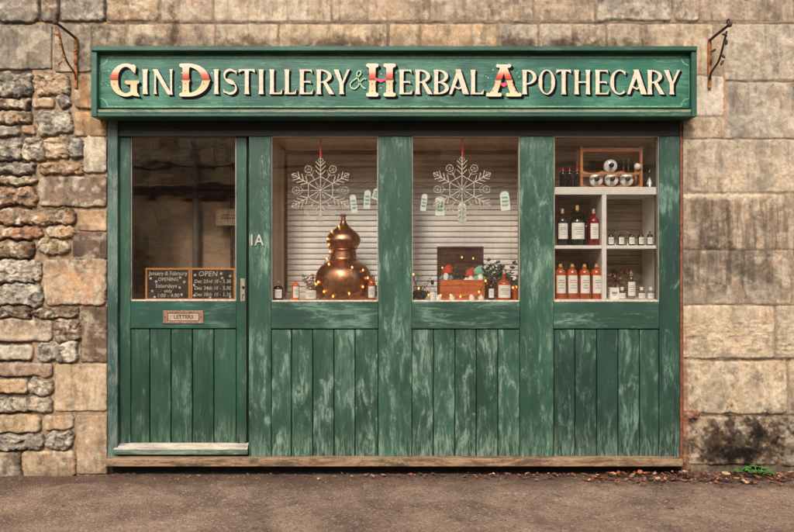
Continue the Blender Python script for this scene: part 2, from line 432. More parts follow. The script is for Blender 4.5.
# x0,y0,x1,y1,kind,colour   kinds: a smooth ashlar, t tooled ashlar, r rubble, s softly worn
LEFT = [
 (-30,-6,-2,22,'s',TAN2),(0,-8,38,22,'s',GREY),(42,-4,58,22,'s',BRN),(61,-6,104,22,'s',GREY),(107,-8,159,21,'s',TAN2),
 (-18,25,52,69,'a',(150,134,114)),(55,25,92,72,'a',(158,138,116)),(93,25,126,68,'s',(150,128,104)),
 (36,74,71,96,'r',TAN2),(-6,74,33,97,'r',GREY),(33,98,55,108,'s',ORG),(58,96,71,108,'r',GREY),(75,75,107,109,'s',(172,144,110)),
 (-10,99,30,108,'r',BRN),(37,111,73,135,'r',LICH),(75,112,107,136,'a',(186,142,92)),
 (-8,111,34,123,'r',TAN2),(22,126,35,134,'s',ORG),(-12,126,19,136,'s',GREY),
 (24,138,46,161,'r',(176,158,128)),(46,138,70,159,'r',TAN),(70,138,83,158,'r',(128,118,110)),(-8,139,22,160,'r',GREY),
 (84,137,107,173,'s',(184,164,136)),(40,163,83,175,'r',ORG),(-14,163,37,174,'r',GREY),
 (-20,177,36,185,'r',TAN2),(-8,188,36,205,'r',ORG),(39,177,107,207,'s',(138,112,90)),
 (-14,209,75,224,'r',(164,130,92)),(78,210,107,231,'a',(190,154,112)),(-20,227,41,238,'r',(170,122,82)),(45,226,75,237,'r',(186,152,106)),
 (39,239,71,254,'r',(188,156,108)),(-15,241,36,257,'r',(142,112,80)),(73,233,107,259,'a',(112,88,68)),
 (-12,260,43,282,'r',(186,170,148)),(-18,284,43,305,'r',(170,158,140)),(45,259,107,305,'s',(178,146,112)),
 (-12,307,32,318,'r',BRN),(33,308,79,317,'r',BRN),(81,307,107,362,'a',(118,92,70)),
 (-20,319,52,341,'s',(178,152,124)),(53,319,80,342,'r',(136,108,82)),(-15,345,33,360,'s',(196,180,156)),(37,342,79,361,'r',(182,166,146)),
 (-25,363,53,376,'s',(156,128,102)),(55,364,107,411,'t',(194,162,122)),(-10,379,28,393,'s',(188,156,112)),(30,379,53,395,'r',(156,138,116)),
 (-20,397,53,412,'r',(176,160,134)),(-6,415,41,432,'s',(192,160,114)),(43,415,74,430,'s',(184,154,116)),
 (-14,434,44,449,'r',(150,136,118)),(45,432,75,449,'r',(160,146,128)),(77,415,107,474,'t',(186,152,114)),
 (23,451,76,478,'s',(182,150,112)),(-22,452,21,480,'s',(160,138,112)),
]
TOP = [
 (107,-8,159,21,'s',TAN2),(162,-10,212,21,'a',(176,150,122)),(215,-10,330,21,'a',(196,172,142)),(333,-10,428,21,'a',(176,148,118)),(431,-8,532,21,'a',(166,142,116)),
 (535,-8,594,21,'a',(164,138,110)),(597,-10,671,21,'s',(158,142,122)),(674,-8,699,21,'s',(168,146,120)),
 (93,25,126,70,'s',(150,128,104)),(129,25,172,70,'a',(186,160,128)),(175,25,214,70,'a',(178,152,124)),(217,25,277,70,'a',(188,162,130)),(280,25,386,70,'a',(192,162,124)),
 (390,25,496,70,'a',(196,160,116)),(500,25,537,70,'a',(172,152,128)),(540,25,571,70,'a',(184,164,138)),(574,25,605,70,'a',(172,150,124)),(608,25,641,70,'a',(182,158,128)),(644,25,712,76,'a',(182,154,120)),
]
RIGHT = [
 (674,-8,699,21,'s',(168,146,120)),(702,-8,790,21,'a',(160,136,112)),(793,-8,860,21,'a',(156,134,112)),
 (644,25,712,75,'a',(182,154,120)),(725,25,812,80,'t',(170,152,128)),(815,25,870,80,'a',(160,140,116)),
 (683,77,723,116,'a',(206,188,164)),(726,83,805,138,'t',(172,154,132)),(808,83,870,138,'a',(164,142,116)),(683,118,724,138,'a',(178,152,122)),
 (683,140,817,192,'t',(180,158,130)),(820,140,880,192,'a',(166,146,120)),
 (683,195,726,249,'t',(156,130,104)),(730,195,812,249,'t',(168,142,112)),(815,195,870,249,'a',(160,140,114)),
 (683,251,790,304,'t',(166,144,118)),(793,251,870,304,'a',(164,142,114)),
 (683,306,774,358,'g',(192,168,134)),(777,306,860,358,'g',(180,158,126)),
 (683,361,786,413,'s',(190,166,132)),(789,361,870,413,'a',(180,154,122)),
 (683,406,699,420,'r',(150,98,68)),(686,417,778,464,'s',(178,150,116)),(781,416,870,466,'s',(150,132,108)),(683,421,690,470,'s',(176,146,112)),
]
def rand_courses(x0, x1, y0, y1, seed, rough=.3, hmin=28, hmax=54):
    rg = random.Random(seed); out = []; y = y0
    while y < y1:
        h = rg.uniform(hmin, hmax); x = x0-rg.uniform(0, 60)
        while x < x1:
            w = rg.uniform(50, 120)
            c = rg.choice([TAN, TAN2, GREY, BRN, PTAN, LICH])
            out.append((x, y, x+w-3, min(y+h-3, y1+4), rg.choice('ars') if rg.random() < rough else 'a', c)); x += w
        y += h
    return out
def wall_patch(px0, px1, py0, py1, stp, stones, seed, stain=None, zmin=None, mcol=MORT, mdep=.0):
    nx = max(2, int((px1-px0)/stp)+1); ny = max(2, int((py1-py0)/stp)+1)
    gx = np.linspace(px0, px1, nx); gy = np.linspace(py0, py1, ny)
    X, Y = np.meshgrid(gx, gy)
    wx = (fbm(X/9, Y/9, 3, 11)-.5); wy = (fbm(X/9+40, Y/9+7, 3, 12)-.5)
    wxf = (fbm(X/3, Y/3, 3, 13)-.5); wyf = (fbm(X/3+4, Y/3+70, 3, 14)-.5)
    best = np.full(X.shape, 1e3); H = np.zeros_like(X); RG = np.zeros_like(X)
    C = np.zeros(X.shape+(3,)); mort = np.array(lin(mcol))
    P = dict(a=(2.0, 1.6, 1.4, .007, .0030), t=(1.8, 1.4, 1.5, .007, .0045), s=(4.5, 3.5, 1.4, .018, .006), r=(6.0, 7.0, 3.0, .026, .017), g=(2.5, 2.0, 1.0, .012, .012))
    for si, (x0, y0, x1, y1, kd, col) in enumerate(stones):
        if x1 < px0-6 or x0 > px1+6 or y1 < py0-6 or y0 > py1+6: continue
        r, wa, wf, prot, rough = P[kd]
        i0 = max(0, np.searchsorted(gx, x0-6)); i1 = min(nx, np.searchsorted(gx, x1+6))
        j0 = max(0, np.searchsorted(gy, y0-6)); j1 = min(ny, np.searchsorted(gy, y1+6))
        if i1 <= i0 or j1 <= j0: continue
        sl = (slice(j0, j1), slice(i0, i1))
        x = X[sl]+wx[sl]*wa+wxf[sl]*wf; y = Y[sl]+wy[sl]*wa+wyf[sl]*wf
        hw = (x1-x0)/2; hh = (y1-y0)/2; r = min(r, hw*.8, hh*.8)
        qx = np.abs(x-(x0+x1)/2)-(hw-r); qy = np.abs(y-(y0+y1)/2)-(hh-r)
        d = np.hypot(np.maximum(qx, 0), np.maximum(qy, 0))+np.minimum(np.maximum(qx, qy), 0)-r
        ed = {'a': 1.6, 't': 1.6, 's': 2.8, 'r': 3.0, 'g': 2.4}[kd]
        t = np.clip(-(d-.6)/ed, 0, 1); prof = np.sqrt(t*(2-t)+1e-9)
        sx = X[sl]; sy = Y[sl]; sd = si*13+seed
        if kd == 'r':
            n = ridged(sx/13+sd, sy/8, 4, sd); n2 = fbm(sx/3.2, sy/3.2+sd, 3, sd+3)
            fx_ = facet(sx/9+sd+wx[sl]*.8, sy/6+wy[sl]*.8, sd)+facet(sx/3.6+wx[sl], sy/3+sd, sd+7)*.4
            rel = (n-.55)*.8+(n2-.5)*.7+(fx_-.7)*.75
        elif kd == 't':
            rel = (fbm(sx/2.2+sy/5, sy/2.2-sx/6, 3, sd)-.5)*.9+(fbm(sx/25, sy/25, 2, sd)-.5)
        elif kd == 'g':
            rel = (ridged(sx/9+sd, sy/4.5, 4, sd)-.55)*1.2+(fbm(sx/2.5, sy/2.5, 2, sd)-.5)*.5
            rel *= np.clip((sy-y0-6)/12, 0, 1)
        elif kd == 's':
            rel = (fbm(sx/14, sy/11+sd, 4, sd)-.5)*1.1+(fbm(sx/3, sy/3+sd, 3, sd+3)-.5)*.7+(facet(sx/12+sd+wx[sl], sy/10+wy[sl], sd)-.5)*.6
        else:
            rel = (fbm(sx/20, sy/20+sd, 4, sd)-.5)*1.3
        pits = np.clip((vn(sx/1.6+sd, sy/1.6, sd+9)-.86)*6, 0, 1)*np.clip((vn(sx/12, sy/12+sd, sd)-.45)*4, 0, 1)
        crk = np.clip(1-np.abs(fbm(sx/16+sd, sy/13, 4, sd+41)-.5)/.012, 0, 1)*np.clip((vn(sx/20+sd, sy/20, sd+42)-.5)*5, 0, 1)
        h = prof*prot+prof*rel*rough-pits*.004-crk*.0025
        base = np.array(lin(col)); gy_ = base.mean(); base = (base*.82+gy_*.18)*.95
        m1 = fbm(sx/18+sd, sy/16, 4, sd+20)[..., None]; m2 = fbm(sx/4, sy/4+sd, 3, sd+21)[..., None]
        ma = .9 if kd in 'rs' else .55; mb_ = .62 if kd in 'rs' else .30
        c = base*(1-ma/2+ma*m1)*(1-mb_/2+mb_*m2)*(.86+.28*vn(sx/.9, sy/.9, sd+60)[..., None])
        warm = np.clip((fbm(sx/15, sy/15+sd, 3, sd+30)-.52)*5, 0, 1)[..., None]
        c = c*(1-warm*.4)+c*np.array([1.10, .93, .78])*warm*.4
        lc = np.clip((fbm(sx/7+sd, sy/7, 4, sd+31)-.56)*7, 0, 1)[..., None]
        pl = {'r': .75, 's': .5, 'a': .3, 't': .3, 'g': .25}[kd]
        c = c*(1-lc*pl)+np.array(lin((208, 196, 172)))*lc*pl
        dq = 6 if kd in 'rs' else 15
        dk = np.clip((fbm(sx/dq, sy/dq/1.5+sd, 5, sd+32, .6)-.54)*7, 0, 1)[..., None]
        c = c*(1-dk*({'r': .55, 's': .4}.get(kd, .28)))
        c = c*(1-pits[..., None]*.5)*(1-crk[..., None]*.45)
        ws = np.clip((fbm(sx/4+sd, sy/26, 4, sd+50)-.54)*6, 0, 1)[..., None]; c = c*(1-ws*(.3 if kd in 'at' else .12))
        ef = np.clip((fbm(sx/11+sd, sy/7+3, 5, sd+51, .65)-.55)*9, 0, 1)[..., None]; c = c*(1-ef*.3)+np.array(lin((214, 200, 172)))*ef*.3
        if kd in 'rg':   # occlusion-like shade painted into the hollows of rough stone
            hol = np.clip((-rel)*1.6, 0, 1)[..., None]; c = c*(1-hol*.55)
        a = d < best[sl]
        best[sl] = np.where(a, d, best[sl]); H[sl] = np.where(a, h, H[sl]); C[sl] = np.where(a[..., None], c, C[sl])
    mm = np.clip((best+.3)/1.0, 0, 1)
    mn = fbm(X/5, Y/5, 4, 77)
    mh = .002-mdep+(mn-.5)*.008+(fbm(X/1.6, Y/1.6, 2, 76)-.5)*.004
    H = H*(1-mm)+mh*mm
    mc = mort*(.6+.8*fbm(X/9, Y/9, 4, 78)[..., None])*(.8+.4*fbm(X/2, Y/2, 2, 79)[..., None])
    pm = np.clip((fbm(X/25, Y/25, 3, 80)-.55)*6, 0, 1)[..., None]
    pk = .2 if mdep > 0 else .6
    mc = mc*(1-pm*pk)+np.array(lin((176, 152, 124)))*pm*pk
    if mdep > 0: mc = mc*.72
    C = C*(1-mm[..., None])+mc*mm[..., None]
    if stain is not None: C = stain(X, Y, C)
    WX = (X-397)/S; WZ = HZ+(266-Y)/S; WY = -H
    if zmin is not None: WZ = np.maximum(WZ, zmin)
    V = np.stack([WX, WY, WZ], -1).reshape(-1, 3)
    idx = np.arange(nx*ny).reshape(ny, nx)
    F = np.stack([idx[:-1, :-1], idx[1:, :-1], idx[1:, 1:], idx[:-1, 1:]], -1).reshape(-1, 4)
    return V, F, C.reshape(-1, 3)
def build_patches(name, patches, mat, parent=None, flip=False):
    Vs = []; Fs = []; Cs = []; o = 0
    for V, F, C in patches: Vs.append(V); Fs.append(F+o); Cs.append(C); o += len(V)
    V = np.concatenate(Vs).astype('f4'); F = np.concatenate(Fs).astype('i4'); C = np.concatenate(Cs)
    me = bpy.data.meshes.new(name)
    me.vertices.add(len(V)); me.vertices.foreach_set('co', V.ravel())
    me.loops.add(F.size); me.loops.foreach_set('vertex_index', F.ravel())
    me.polygons.add(len(F)); me.polygons.foreach_set('loop_start', np.arange(0, F.size, 4, dtype='i4'))
    me.polygons.foreach_set('use_smooth', np.ones(len(F), bool)); me.update(calc_edges=True)
    at = me.attributes.new('tint', 'FLOAT_COLOR', 'POINT')
    at.data.foreach_set('color', np.concatenate([np.clip(C, 0, 1), np.ones((len(C), 1))], 1).astype('f4').ravel())
    me.materials.append(mat); me.validate()
    ob = bpy.data.objects.new(name, me); COL.objects.link(ob); ob.parent = parent
    return ob
def mk_stone(name, k=1.0, sc_=1.0, bs=.6):
    m, nt, out = newmat(name)
    a = N(nt, 'ShaderNodeAttribute', attribute_name='tint')
    n = noise(nt, pos(nt, (1, 1, 1)), 140*sc_, 6, .75); n2 = noise(nt, pos(nt, (1, 1, 1)), 38*sc_, 5, .65)
    c = mixc(nt, 1.0, a.outputs['Color'], mixc(nt, step(nt, n, .2, .8), (.78*k, .77*k, .76*k, 1), (1.2*k, 1.2*k, 1.2*k, 1)), 'MULTIPLY')
    c = mixc(nt, 1.0, c, mixc(nt, step(nt, n2, .25, .75), (.8, .78, .76, 1), (1.16, 1.16, 1.16, 1)), 'MULTIPLY')
    b = bsdf(nt, out, Roughness=.92); b.inputs['Specular IOR Level'].default_value = .25
    L(nt, c, b.inputs['Base Color'])
    n3 = noise(nt, pos(nt, (1, 1, 1)), 85*sc_, 5, .7, .8)
    bump(nt, mathn(nt, 'ADD', mathn(nt, 'MULTIPLY', n, .5), mathn(nt, 'MULTIPLY', n3, .7)), b, bs, .006)
    return m
M['stone'] = mk_stone('weathered_limestone', .98, 1.0, .5)
def blob(X, Y, cx, cy, rx, ry, s, e=.35):
    d = np.hypot((X-cx)/rx, (Y-cy)/ry)*.8+(fbm(X/9, Y/9, 5, s, .65)-.5)*2.2+(fbm(X/2.2, Y/2.2, 2, s+5)-.5)*.7; e = max(e, .7)
    return np.clip((1-d)/e, 0, 1)[..., None]
def joint(X, Y, C, y0, x0, x1, s, w=.8, k=.75):
    wob = (fbm(X/14, X*0+s, 4, s)-.5)*2.6; th = w*(.4+1.2*fbm(X/5, X*0+s, 3, s+4))
    m = np.clip(1.3-np.abs(Y-y0-wob)/th, 0, 1)*(X > x0)*(X < x1)*np.clip(fbm(X/10, X*0+s, 3, s+9)*5-1.4, .15, 1)
    m = m[..., None]*k; return C*(1-m)+np.array(lin((46, 34, 27)))*m
def st_top(X, Y, C):
    C = joint(X, Y, C, 23.2, 0, 900, 23, .9)
    soot = np.array(lin((70, 58, 48)))
    for (cx, rx) in ((147, 17), (240, 30), (362, 26), (515, 16), (560, 34), (585, 24), (628, 16), (330, 20)):
        m = blob(X, Y, cx, 46, rx, 9, int(cx)); C = C*(1-.75*m)+C*soot*3.2*.75*m
    m = blob(X, Y, 174, 32, 6, 24, 5); C = C*(1-.75*m)+C*soot*3.2*.75*m
    m = np.clip((Y-30)/18+(fbm(X/12, Y/10, 4, 91)-.55)*2.4, 0, 1)[..., None]*.45; C = C*(1-m)+soot*m
    for cx in (420, 484): 
        m = blob(X, Y, cx, 38, 3, 14, cx); C = C*(1-.5*m)+soot*.5*m
    return C
def st_left(X, Y, C):
    soot = np.array(lin((80, 70, 60)))
    m = blob(X, Y, 40, 20, 40, 12, 3); C = C*(1-.5*m)+soot*.5*m
    m = blob(X, Y, 95, 50, 22, 28, 8); C = C*(1-.4*m)+soot*.4*m
    m = blob(X, Y, 84, 90, 4, 30, 9); C = C*(1-.6*m)+np.array(lin((176, 122, 78)))*.6*m
    m = blob(X, Y, 75, 282, 18, 12, 19); C = C*(1-.7*m)+np.array(lin((202, 150, 100)))*.7*m
    m = blob(X, Y, 62, 282, 9, 9, 29); C = C*(1-.6*m)+np.array(lin((184, 174, 158)))*.6*m
    g = np.clip((Y-462)/14+(fbm(X/8, Y/6, 4, 95)-.5)*2, 0, 1)[..., None]*.4
    return C*(1-g)+soot*g
def st_right(X, Y, C):
    for y0, x0, x1, w in ((23.5, 683, 860, .9), (81.2, 724, 860, 1.0), (138.8, 683, 860, .7), (305, 683, 860, .7), (359.4, 683, 860, 1.5), (414.8, 700, 860, 1.2), (193.4, 683, 700, .6), (250, 683, 860, .4)): C = joint(X, Y, C, y0, x0, x1, int(y0), w)
    str_ = np.clip((fbm(X/3.2, Y/34, 4, 301)-.47)*6, 0, 1)*np.clip((Y-188)/20, 0, 1)*np.clip((286+8*fbm(X/6, Y*0, 2, 5)-Y)/5, 0, 1)
    C = C*(1-.42*str_[..., None])
    soot = np.array(lin((66, 56, 48)))
    m = blob(X, Y, 710, 258, 34, 24, 4, .8); C = C*(1-.55*m)+soot*.55*m
    m = blob(X, Y, 752, 270, 24, 20, 7, .8); C = C*(1-.65*m)+soot*.65*m
    m = blob(X, Y, 706, 215, 12, 30, 17, .9); C = C*(1-.4*m)+soot*.4*m
    m = blob(X, Y, 728, 218, 3.4, 28, 27, .5); C = C*(1-.75*m)+C*soot*3.2*.75*m
    m = blob(X, Y, 706, 196, 60, 3, 37, .5); C = C*(1-.6*m)+np.array(lin((214, 196, 166)))*.6*m
    m = blob(X, Y, 738, 122, 12, 20, 33, .9); C = C*(1-.45*m)+np.array(lin((120, 116, 108)))*.45*m
    for cx, cy, rx, ry, s in ((716, 438, 34, 28, 6), (748, 448, 34, 18, 16), (766, 432, 20, 18, 26), (735, 455, 44, 9, 36)):
        m = blob(X, Y, cx, cy, rx, ry, s, .5); C = C*(1-.88*m)+C*np.array(lin((44, 36, 30)))*3*.88*m
    for cx, cy, rx, ry, s in ((715, 392, 14, 20, 60), (748, 396, 15, 17, 61)):
        d = np.hypot((X-cx)/rx, (Y-cy)/ry)+(fbm(X/6, Y/6, 3, s)-.5)*.5
        m = np.clip((1-d)/.1, 0, 1)[..., None]; C = C*(1-.5*m)+np.array(lin((162, 146, 124)))*.5*m
        m = np.clip(1-np.abs(d-1.06)/.1, 0, 1)[..., None]; C = C*(1-.5*m)+np.array(lin((212, 192, 160)))*.5*m
    m = blob(X, Y, 685, 95, 3, 20, 71)*0+np.clip(1-np.abs(X-724.5)/1.6, 0, 1)[..., None]*np.clip((Y-76)/3, 0, 1)[..., None]*np.clip((118-Y)/3, 0, 1)[..., None]
    C = C*(1-.8*m)+np.array(lin((190, 124, 78)))*.8*m
    m = np.clip(1-np.abs(X-685)/2.2+(fbm(X/3, Y/8, 3, 72)-.5)*2, 0, 1)[..., None]*np.clip((Y-300)/40, 0, 1)[..., None]
    C = C*(1-.7*m)+np.array(lin((150, 88, 56)))*.7*m
    g = np.clip((Y-455)/14+(fbm(X/8, Y/6, 4, 95)-.5)*2, 0, 1)[..., None]*.75
    return C*(1-g)+soot*g
OPX0, OPX1, OPY = 107.0, 683.0, 112.0          # the opening in the stonework
bld = empty('stone_building', (0, 0, 0), 'old honey-coloured rubble and squared stone building wall around the green shopfront', 'building')
ext = rand_courses(-60, 900, -420, -11, 3, .35)
farL = rand_courses(-1300, -30, -420, 480, 4, .7, 22, 46)
farR = rand_courses(872, 2100, -420, 480, 5, .3)
patches = [
 wall_patch(-45, OPX0, -30, 482, .72, LEFT+ext, 1, st_left, None, (92, 77, 64), .013),
 wall_patch(OPX1, 850, -30, 482, .8, RIGHT+ext, 2, st_right, None, (148, 128, 104)),
 wall_patch(OPX0, OPX1, -30, OPY, .9, TOP+ext, 3, st_top, None, (132, 112, 92)),
 wall_patch(-45, 850, -420, -30, 3.0, TOP+LEFT+RIGHT+ext, 3),
 wall_patch(-1300, -45, -420, 482, 3.0, farL+LEFT, 5, None, None, (104, 88, 74), .006),
 wall_patch(850, 2100, -420, 482, 3.0, farR+RIGHT, 6, None, None, (148, 128, 104))]
build_patches('stone_face', patches, M['stone'], bld)
mb = MB()   # reveals and lintel behind the face
xl, xr, zt = PX(OPX0), PX(OPX1), PZ(OPY)
mb.box(xl-.5, xl-.001, .006, .40, -.05, zt+.6, 0); mb.box(xr+.001, xr+.5, .006, .40, -.05, zt+.6, 0)
mb.box(xl-.001, xr+.001, .006, .40, zt+.001, zt+.6, 0)
mb.build('reveal', simple('reveal_stone', (150, 124, 96), .9, var=.25, vs=18), bld)

# ------------------------------------------------------------------ ground
def mk_ground():
    m, nt, out = newmat('worn_tarmac')
    P1 = pos(nt, (1, 1, 1))
    big = noise(nt, P1, 2.2, 5, .6, .4); mid = noise(nt, P1, 11, 5, .65); fine = noise(nt, P1, 120, 5, .8); sp = N(nt, 'ShaderNodeTexVoronoi'); L(nt, P1, sp.inputs['Vector']); sp.inputs['Scale'].default_value = 95
    c = mixc(nt, step(nt, big, .3, .7), rgba((112, 90, 77)), rgba((178, 148, 124)))
    c = mixc(nt, mathn(nt, 'MULTIPLY', step(nt, mid, .4, .7), .5), c, rgba((150, 118, 96)))
    crk = N(nt, 'ShaderNodeTexVoronoi', feature='DISTANCE_TO_EDGE'); L(nt, P1, crk.inputs['Vector']); crk.inputs['Scale'].default_value = 1.1
    wet = noise(nt, P1, 3.7, 6, .7, 1.0)
    c = mixc(nt, mathn(nt, 'MULTIPLY', step(nt, wet, .52, .66), .38), c, rgba((86, 68, 58)))
    c = mixc(nt, mathn(nt, 'MULTIPLY', step(nt, fine, .35, .75), .55), c, rgba((78, 60, 52)))
    cc = N(nt, 'ShaderNodeSeparateColor'); L(nt, sp.outputs['Color'], cc.inputs[0])
    c = mixc(nt, mathn(nt, 'MULTIPLY', step(nt, cc.outputs[0], .87, .93), .42), c, rgba((205, 182, 158)))
    c = mixc(nt, mathn(nt, 'MULTIPLY', step(nt, cc.outputs[1], .84, .88), .5), c, rgba((60, 46, 42)))
    # darker brown band along the foot of the wall
    g = N(nt, 'ShaderNodeNewGeometry'); s = N(nt, 'ShaderNodeSeparateXYZ'); L(nt, g.outputs['Position'], s.inputs[0])
    yy = mathn(nt, 'ADD', s.outputs[1], mathn(nt, 'MULTIPLY', mathn(nt, 'SUBTRACT', mid, .5), .5))
    c = mixc(nt, mathn(nt, 'MULTIPLY', step(nt, yy, -.42, -.1), .6), c, rgba((72, 50, 38)))
    b = bsdf(nt, out, Roughness=.9); b.inputs['Specular IOR Level'].default_value = .3
    L(nt, c, b.inputs['Base Color'])
    bump(nt, mathn(nt, 'ADD', mathn(nt, 'MULTIPLY', sp.outputs['Distance'], -1.2), fine), b, .7, .006)
    return m
M['ground'] = mk_ground()
def ground_patch(x0, x1, y0, y1, stp, amp=1):
    nx = int((x1-x0)/stp)+1; ny = int((y1-y0)/stp)+1
    X, Y = np.meshgrid(np.linspace(x0, x1, nx), np.linspace(y0, y1, ny))
    e = np.clip(np.minimum(np.minimum(X-x0, x1-X), Y-y0)/.25, 0, 1)
    Z = ((fbm(X*3, Y*3, 4, 1)-.5)*.016+(fbm(X*30, Y*30, 3, 5)-.5)*.006)*e
    Z -= .022
    V = np.stack([X, Y, Z], -1).reshape(-1, 3); idx = np.arange(nx*ny).reshape(ny, nx)
    F = np.stack([idx[:-1, :-1], idx[:-1, 1:], idx[1:, 1:], idx[1:, :-1]], -1).reshape(-1, 4)
    return V, F, np.ones((len(V), 3))*.3
def quadp(x0, x1, y0, y1, z=0):
    return np.array([(x0, y0, z), (x1, y0, z), (x1, y1, z), (x0, y1, z)], float), np.array([[0, 1, 2, 3]]), np.ones((4, 3))*.3
g = build_patches('ground', [ground_patch(-3.4, 3.4, -2.2, .12, .011), quadp(-60, 60, -60, -2.2, -.022), quadp(-60, -3.4, -2.2, .12, -.022), quadp(3.4, 60, -2.2, .12, -.022), quadp(-60, 60, .12, 60, -.026)], M['ground'])
tag(g, kind='structure')

# ------------------------------------------------------------------ shopfront joinery
sf = empty('shopfront', (0, 0, 0), 'worn green timber shopfront with three display windows and a glazed door', 'shopfront')
def B(mb, px0, px1, py0, py1, y0, y1, b=.002, mi=0, r=None, yr=None):
    """box whose front face outlines px0..px1, py0..py1 at its own depth y0"""
    mb.box(PX(px0, y0), PX(px1, y0), y0, y1, PZ(py1, y0), PZ(py0, y0), b, mi, r)
fr = MB()
B(fr, 107.3, 117.5, 119, 458.5, -.004, .10, .003)
fr.build('jamb', M['jamb'], sf)
for a, b_ in ((249, 271), (378.5, 411.5), (520, 553.5)):
    fr = MB(); B(fr, a, b_, 136.6, 458.5, .000, .10, .002); fr.build('post', M['paintV'], sf)
fr = MB()
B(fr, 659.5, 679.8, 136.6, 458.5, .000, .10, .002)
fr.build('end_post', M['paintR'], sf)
fr = MB(); B(fr, 680.2, 683, 119, 458.5, .004, .10, .001)
fr.build('edge_strip', simple('reddish_bare_timber', (120, 72, 50), .8, var=.3, vs=30), sf)
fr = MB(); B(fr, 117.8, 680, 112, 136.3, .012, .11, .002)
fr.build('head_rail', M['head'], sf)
for (a, b_) in ((271.3, 378.2), (411.8, 519.8), (553.8, 659.2)):
    q = MB(); B(q, a, b_, 302, 328.6, .003, .09, .002)
    q.build('rail', M['paintH'], sf)
def planks(edges, y0, y1, depth, name, mat, parent, extra=0):
    q = MB()
    for a, b_ in zip(edges[:-1], edges[1:]):
        B(q, a+.45, b_-.45, y0+random.uniform(0, .4), y1, depth+random.uniform(-.0008, .0008), depth+.02, .003)
    B(q, edges[0], edges[-1], y0-1, y1, depth+.021, depth+.04, 0, 1)
    for a in edges[:1]+edges[-1:]: pass
    return q.build(name, [mat, M['dark']], parent)
planks([271.2, 291.4, 312.8, 334, 355, 378.3], 329.4, 458.2, .012, 'plank_panel', M['paintP'], sf)
planks([411.7, 433.4, 455, 476.3, 498, 519.9], 329.4, 458.2, .012, 'plank_panel', M['paintP'], sf)
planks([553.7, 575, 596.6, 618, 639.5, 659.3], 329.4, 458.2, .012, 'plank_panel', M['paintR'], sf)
# cill and a black plinth painting the shade below it
q = MB(); B(q, 105.5, 683.5, 458.8, 466.8, -.062, .10, .005)
q.build('sill', M['sillw'], sf)
q = MB(); q.box(PX(107), PX(683), .03, .1, -.05, PZ(467.4), 0)
q.build('plinth', M['dark'], sf)

def bead(q, a, b_, t, bt, y, w=1.0, back=.05):
    B(q, a, a+w, t, bt, y, y+back, .001); B(q, b_-w, b_, t, bt, y, y+back, .001)
    B(q, a+w, b_-w, t, t+w*.7, y, y+back, .001); B(q, a+w, b_-w, bt-w*1.6, bt, y, y+back, .001, 1)
for (a, b_) in ((271.2, 378.3), (411.7, 519.9), (553.7, 659.3)):
    w = empty('window', (0, 0, 0)); w.parent = sf
    q = MB(); bead(q, a, b_, 136.4, 301.8, .012, 1.0)
    q.build('glazing_bead', [M['bead'], M['cream_line']], w)
    q = MB(); B(q, a+1.3, b_-1.3, 137.4, 300, .034, .038, 0)
    q.build('pane', M['pane'], w)

# door
door = empty('door', (0, 0, 0)); door.parent = sf
yd = .032
for a, b_ in ((118.5, 130.4), (236.6, 246.6)):
    q = MB(); B(q, a, b_, 129, 448, yd, yd+.045, .002); q.build('door_stile', M['paintD'], door)
for a, b_ in ((129, 136.5), (301.5, 328.3)):
    q = MB(); B(q, 130.6, 236.4, a, b_, yd+.001, yd+.045, .002); q.build('door_rail', M['paintDH'], door)
planks([130.5, 149.8, 171, 192.4, 213.8, 236.5], 328.9, 447, yd+.012, 'door_planks', M['paintD'], door)
q = MB(); bead(q, 130.6, 236.4, 136.6, 301.2, yd+.008, 1.1, .03)
q.build('glazing_bead', [M['bead'], M['cream_line']], door)
q = MB(); B(q, 132, 235, 138, 300, yd+.018, yd+.022, 0)
q.build('pane', M['doorpane'], door)
q = MB()      # weatherboard with a sloping top
yw = -.02
x0, x1 = PX(113.5, yw), PX(247.2, yw)
z0, z1, z2 = PZ(454.4, yw), PZ(449.6, yw), PZ(443.2, .03)
poly = [(-.02, z0), (-.02, z1), (.034, z2), (.05, z2), (.05, z0)]
n = len(poly)
V = [(x0, p[0], p[1]) for p in poly]+[(x1, p[0], p[1]) for p in poly]
q.add(V, [list(range(n)), [n+i for i in range(n)][::-1]]+[[i, (i+1) % n, n+(i+1) % n, n+i] for i in range(1, n)], 0)
q.add(V, [[0, 1, n+1, n]], 1)
q.build('weatherboard', [M['board'], M['boardf']], door)
q = MB(); B(q, 118, 247, 454.5, 458.6, .03, .1, 0); q.build('door_foot_shade', M['dark'], door)  # black strip painting the shade in the gap under the door
q = MB(); B(q, 246.8, 248.8, 129, 456, .05, .1, 0); q.build('door_gap', M['dark'], door)  # black strip painted as the shadow line beside the door
# letter plate
q = MB(); yl = yd-.006
a, b_, t, bt = 163, 203.5, 310.5, 323.5
B(q, a, b_, t, t+2.6, yl, yd+.004, .002); B(q, a, b_, bt-2.6, bt, yl, yd+.004, .002)
B(q, a, a+4.5, t+2.5, bt-2.5, yl, yd+.004, .002); B(q, b_-4.5, b_, t+2.5, bt-2.5, yl, yd+.004, .002)
B(q, a+5, b_-5, t+3.1, bt-3.1, yl+.004, yd+.004, .001, 2)
for sx in (a+2.3, b_-2.3): q.lathe([(.004, 0), (.003, .003), (.0001, .0035)], 10, 1, xf=Matrix.Translation((PX(sx, yl), yl, PZ(317, yl))) @ Matrix.Rotation(math.pi/2, 4, 'X'))
put_text(q, 'LETTERS', PX(183.3, yl), yl+.0035, PZ(317, yl), .034, 1, .0006, .0006, 1.05)
q.build('letter_plate', [M['brass'], M['iron'], simple('worn_flap_metal', (188, 166, 140), .45, .4, var=.15)], door)
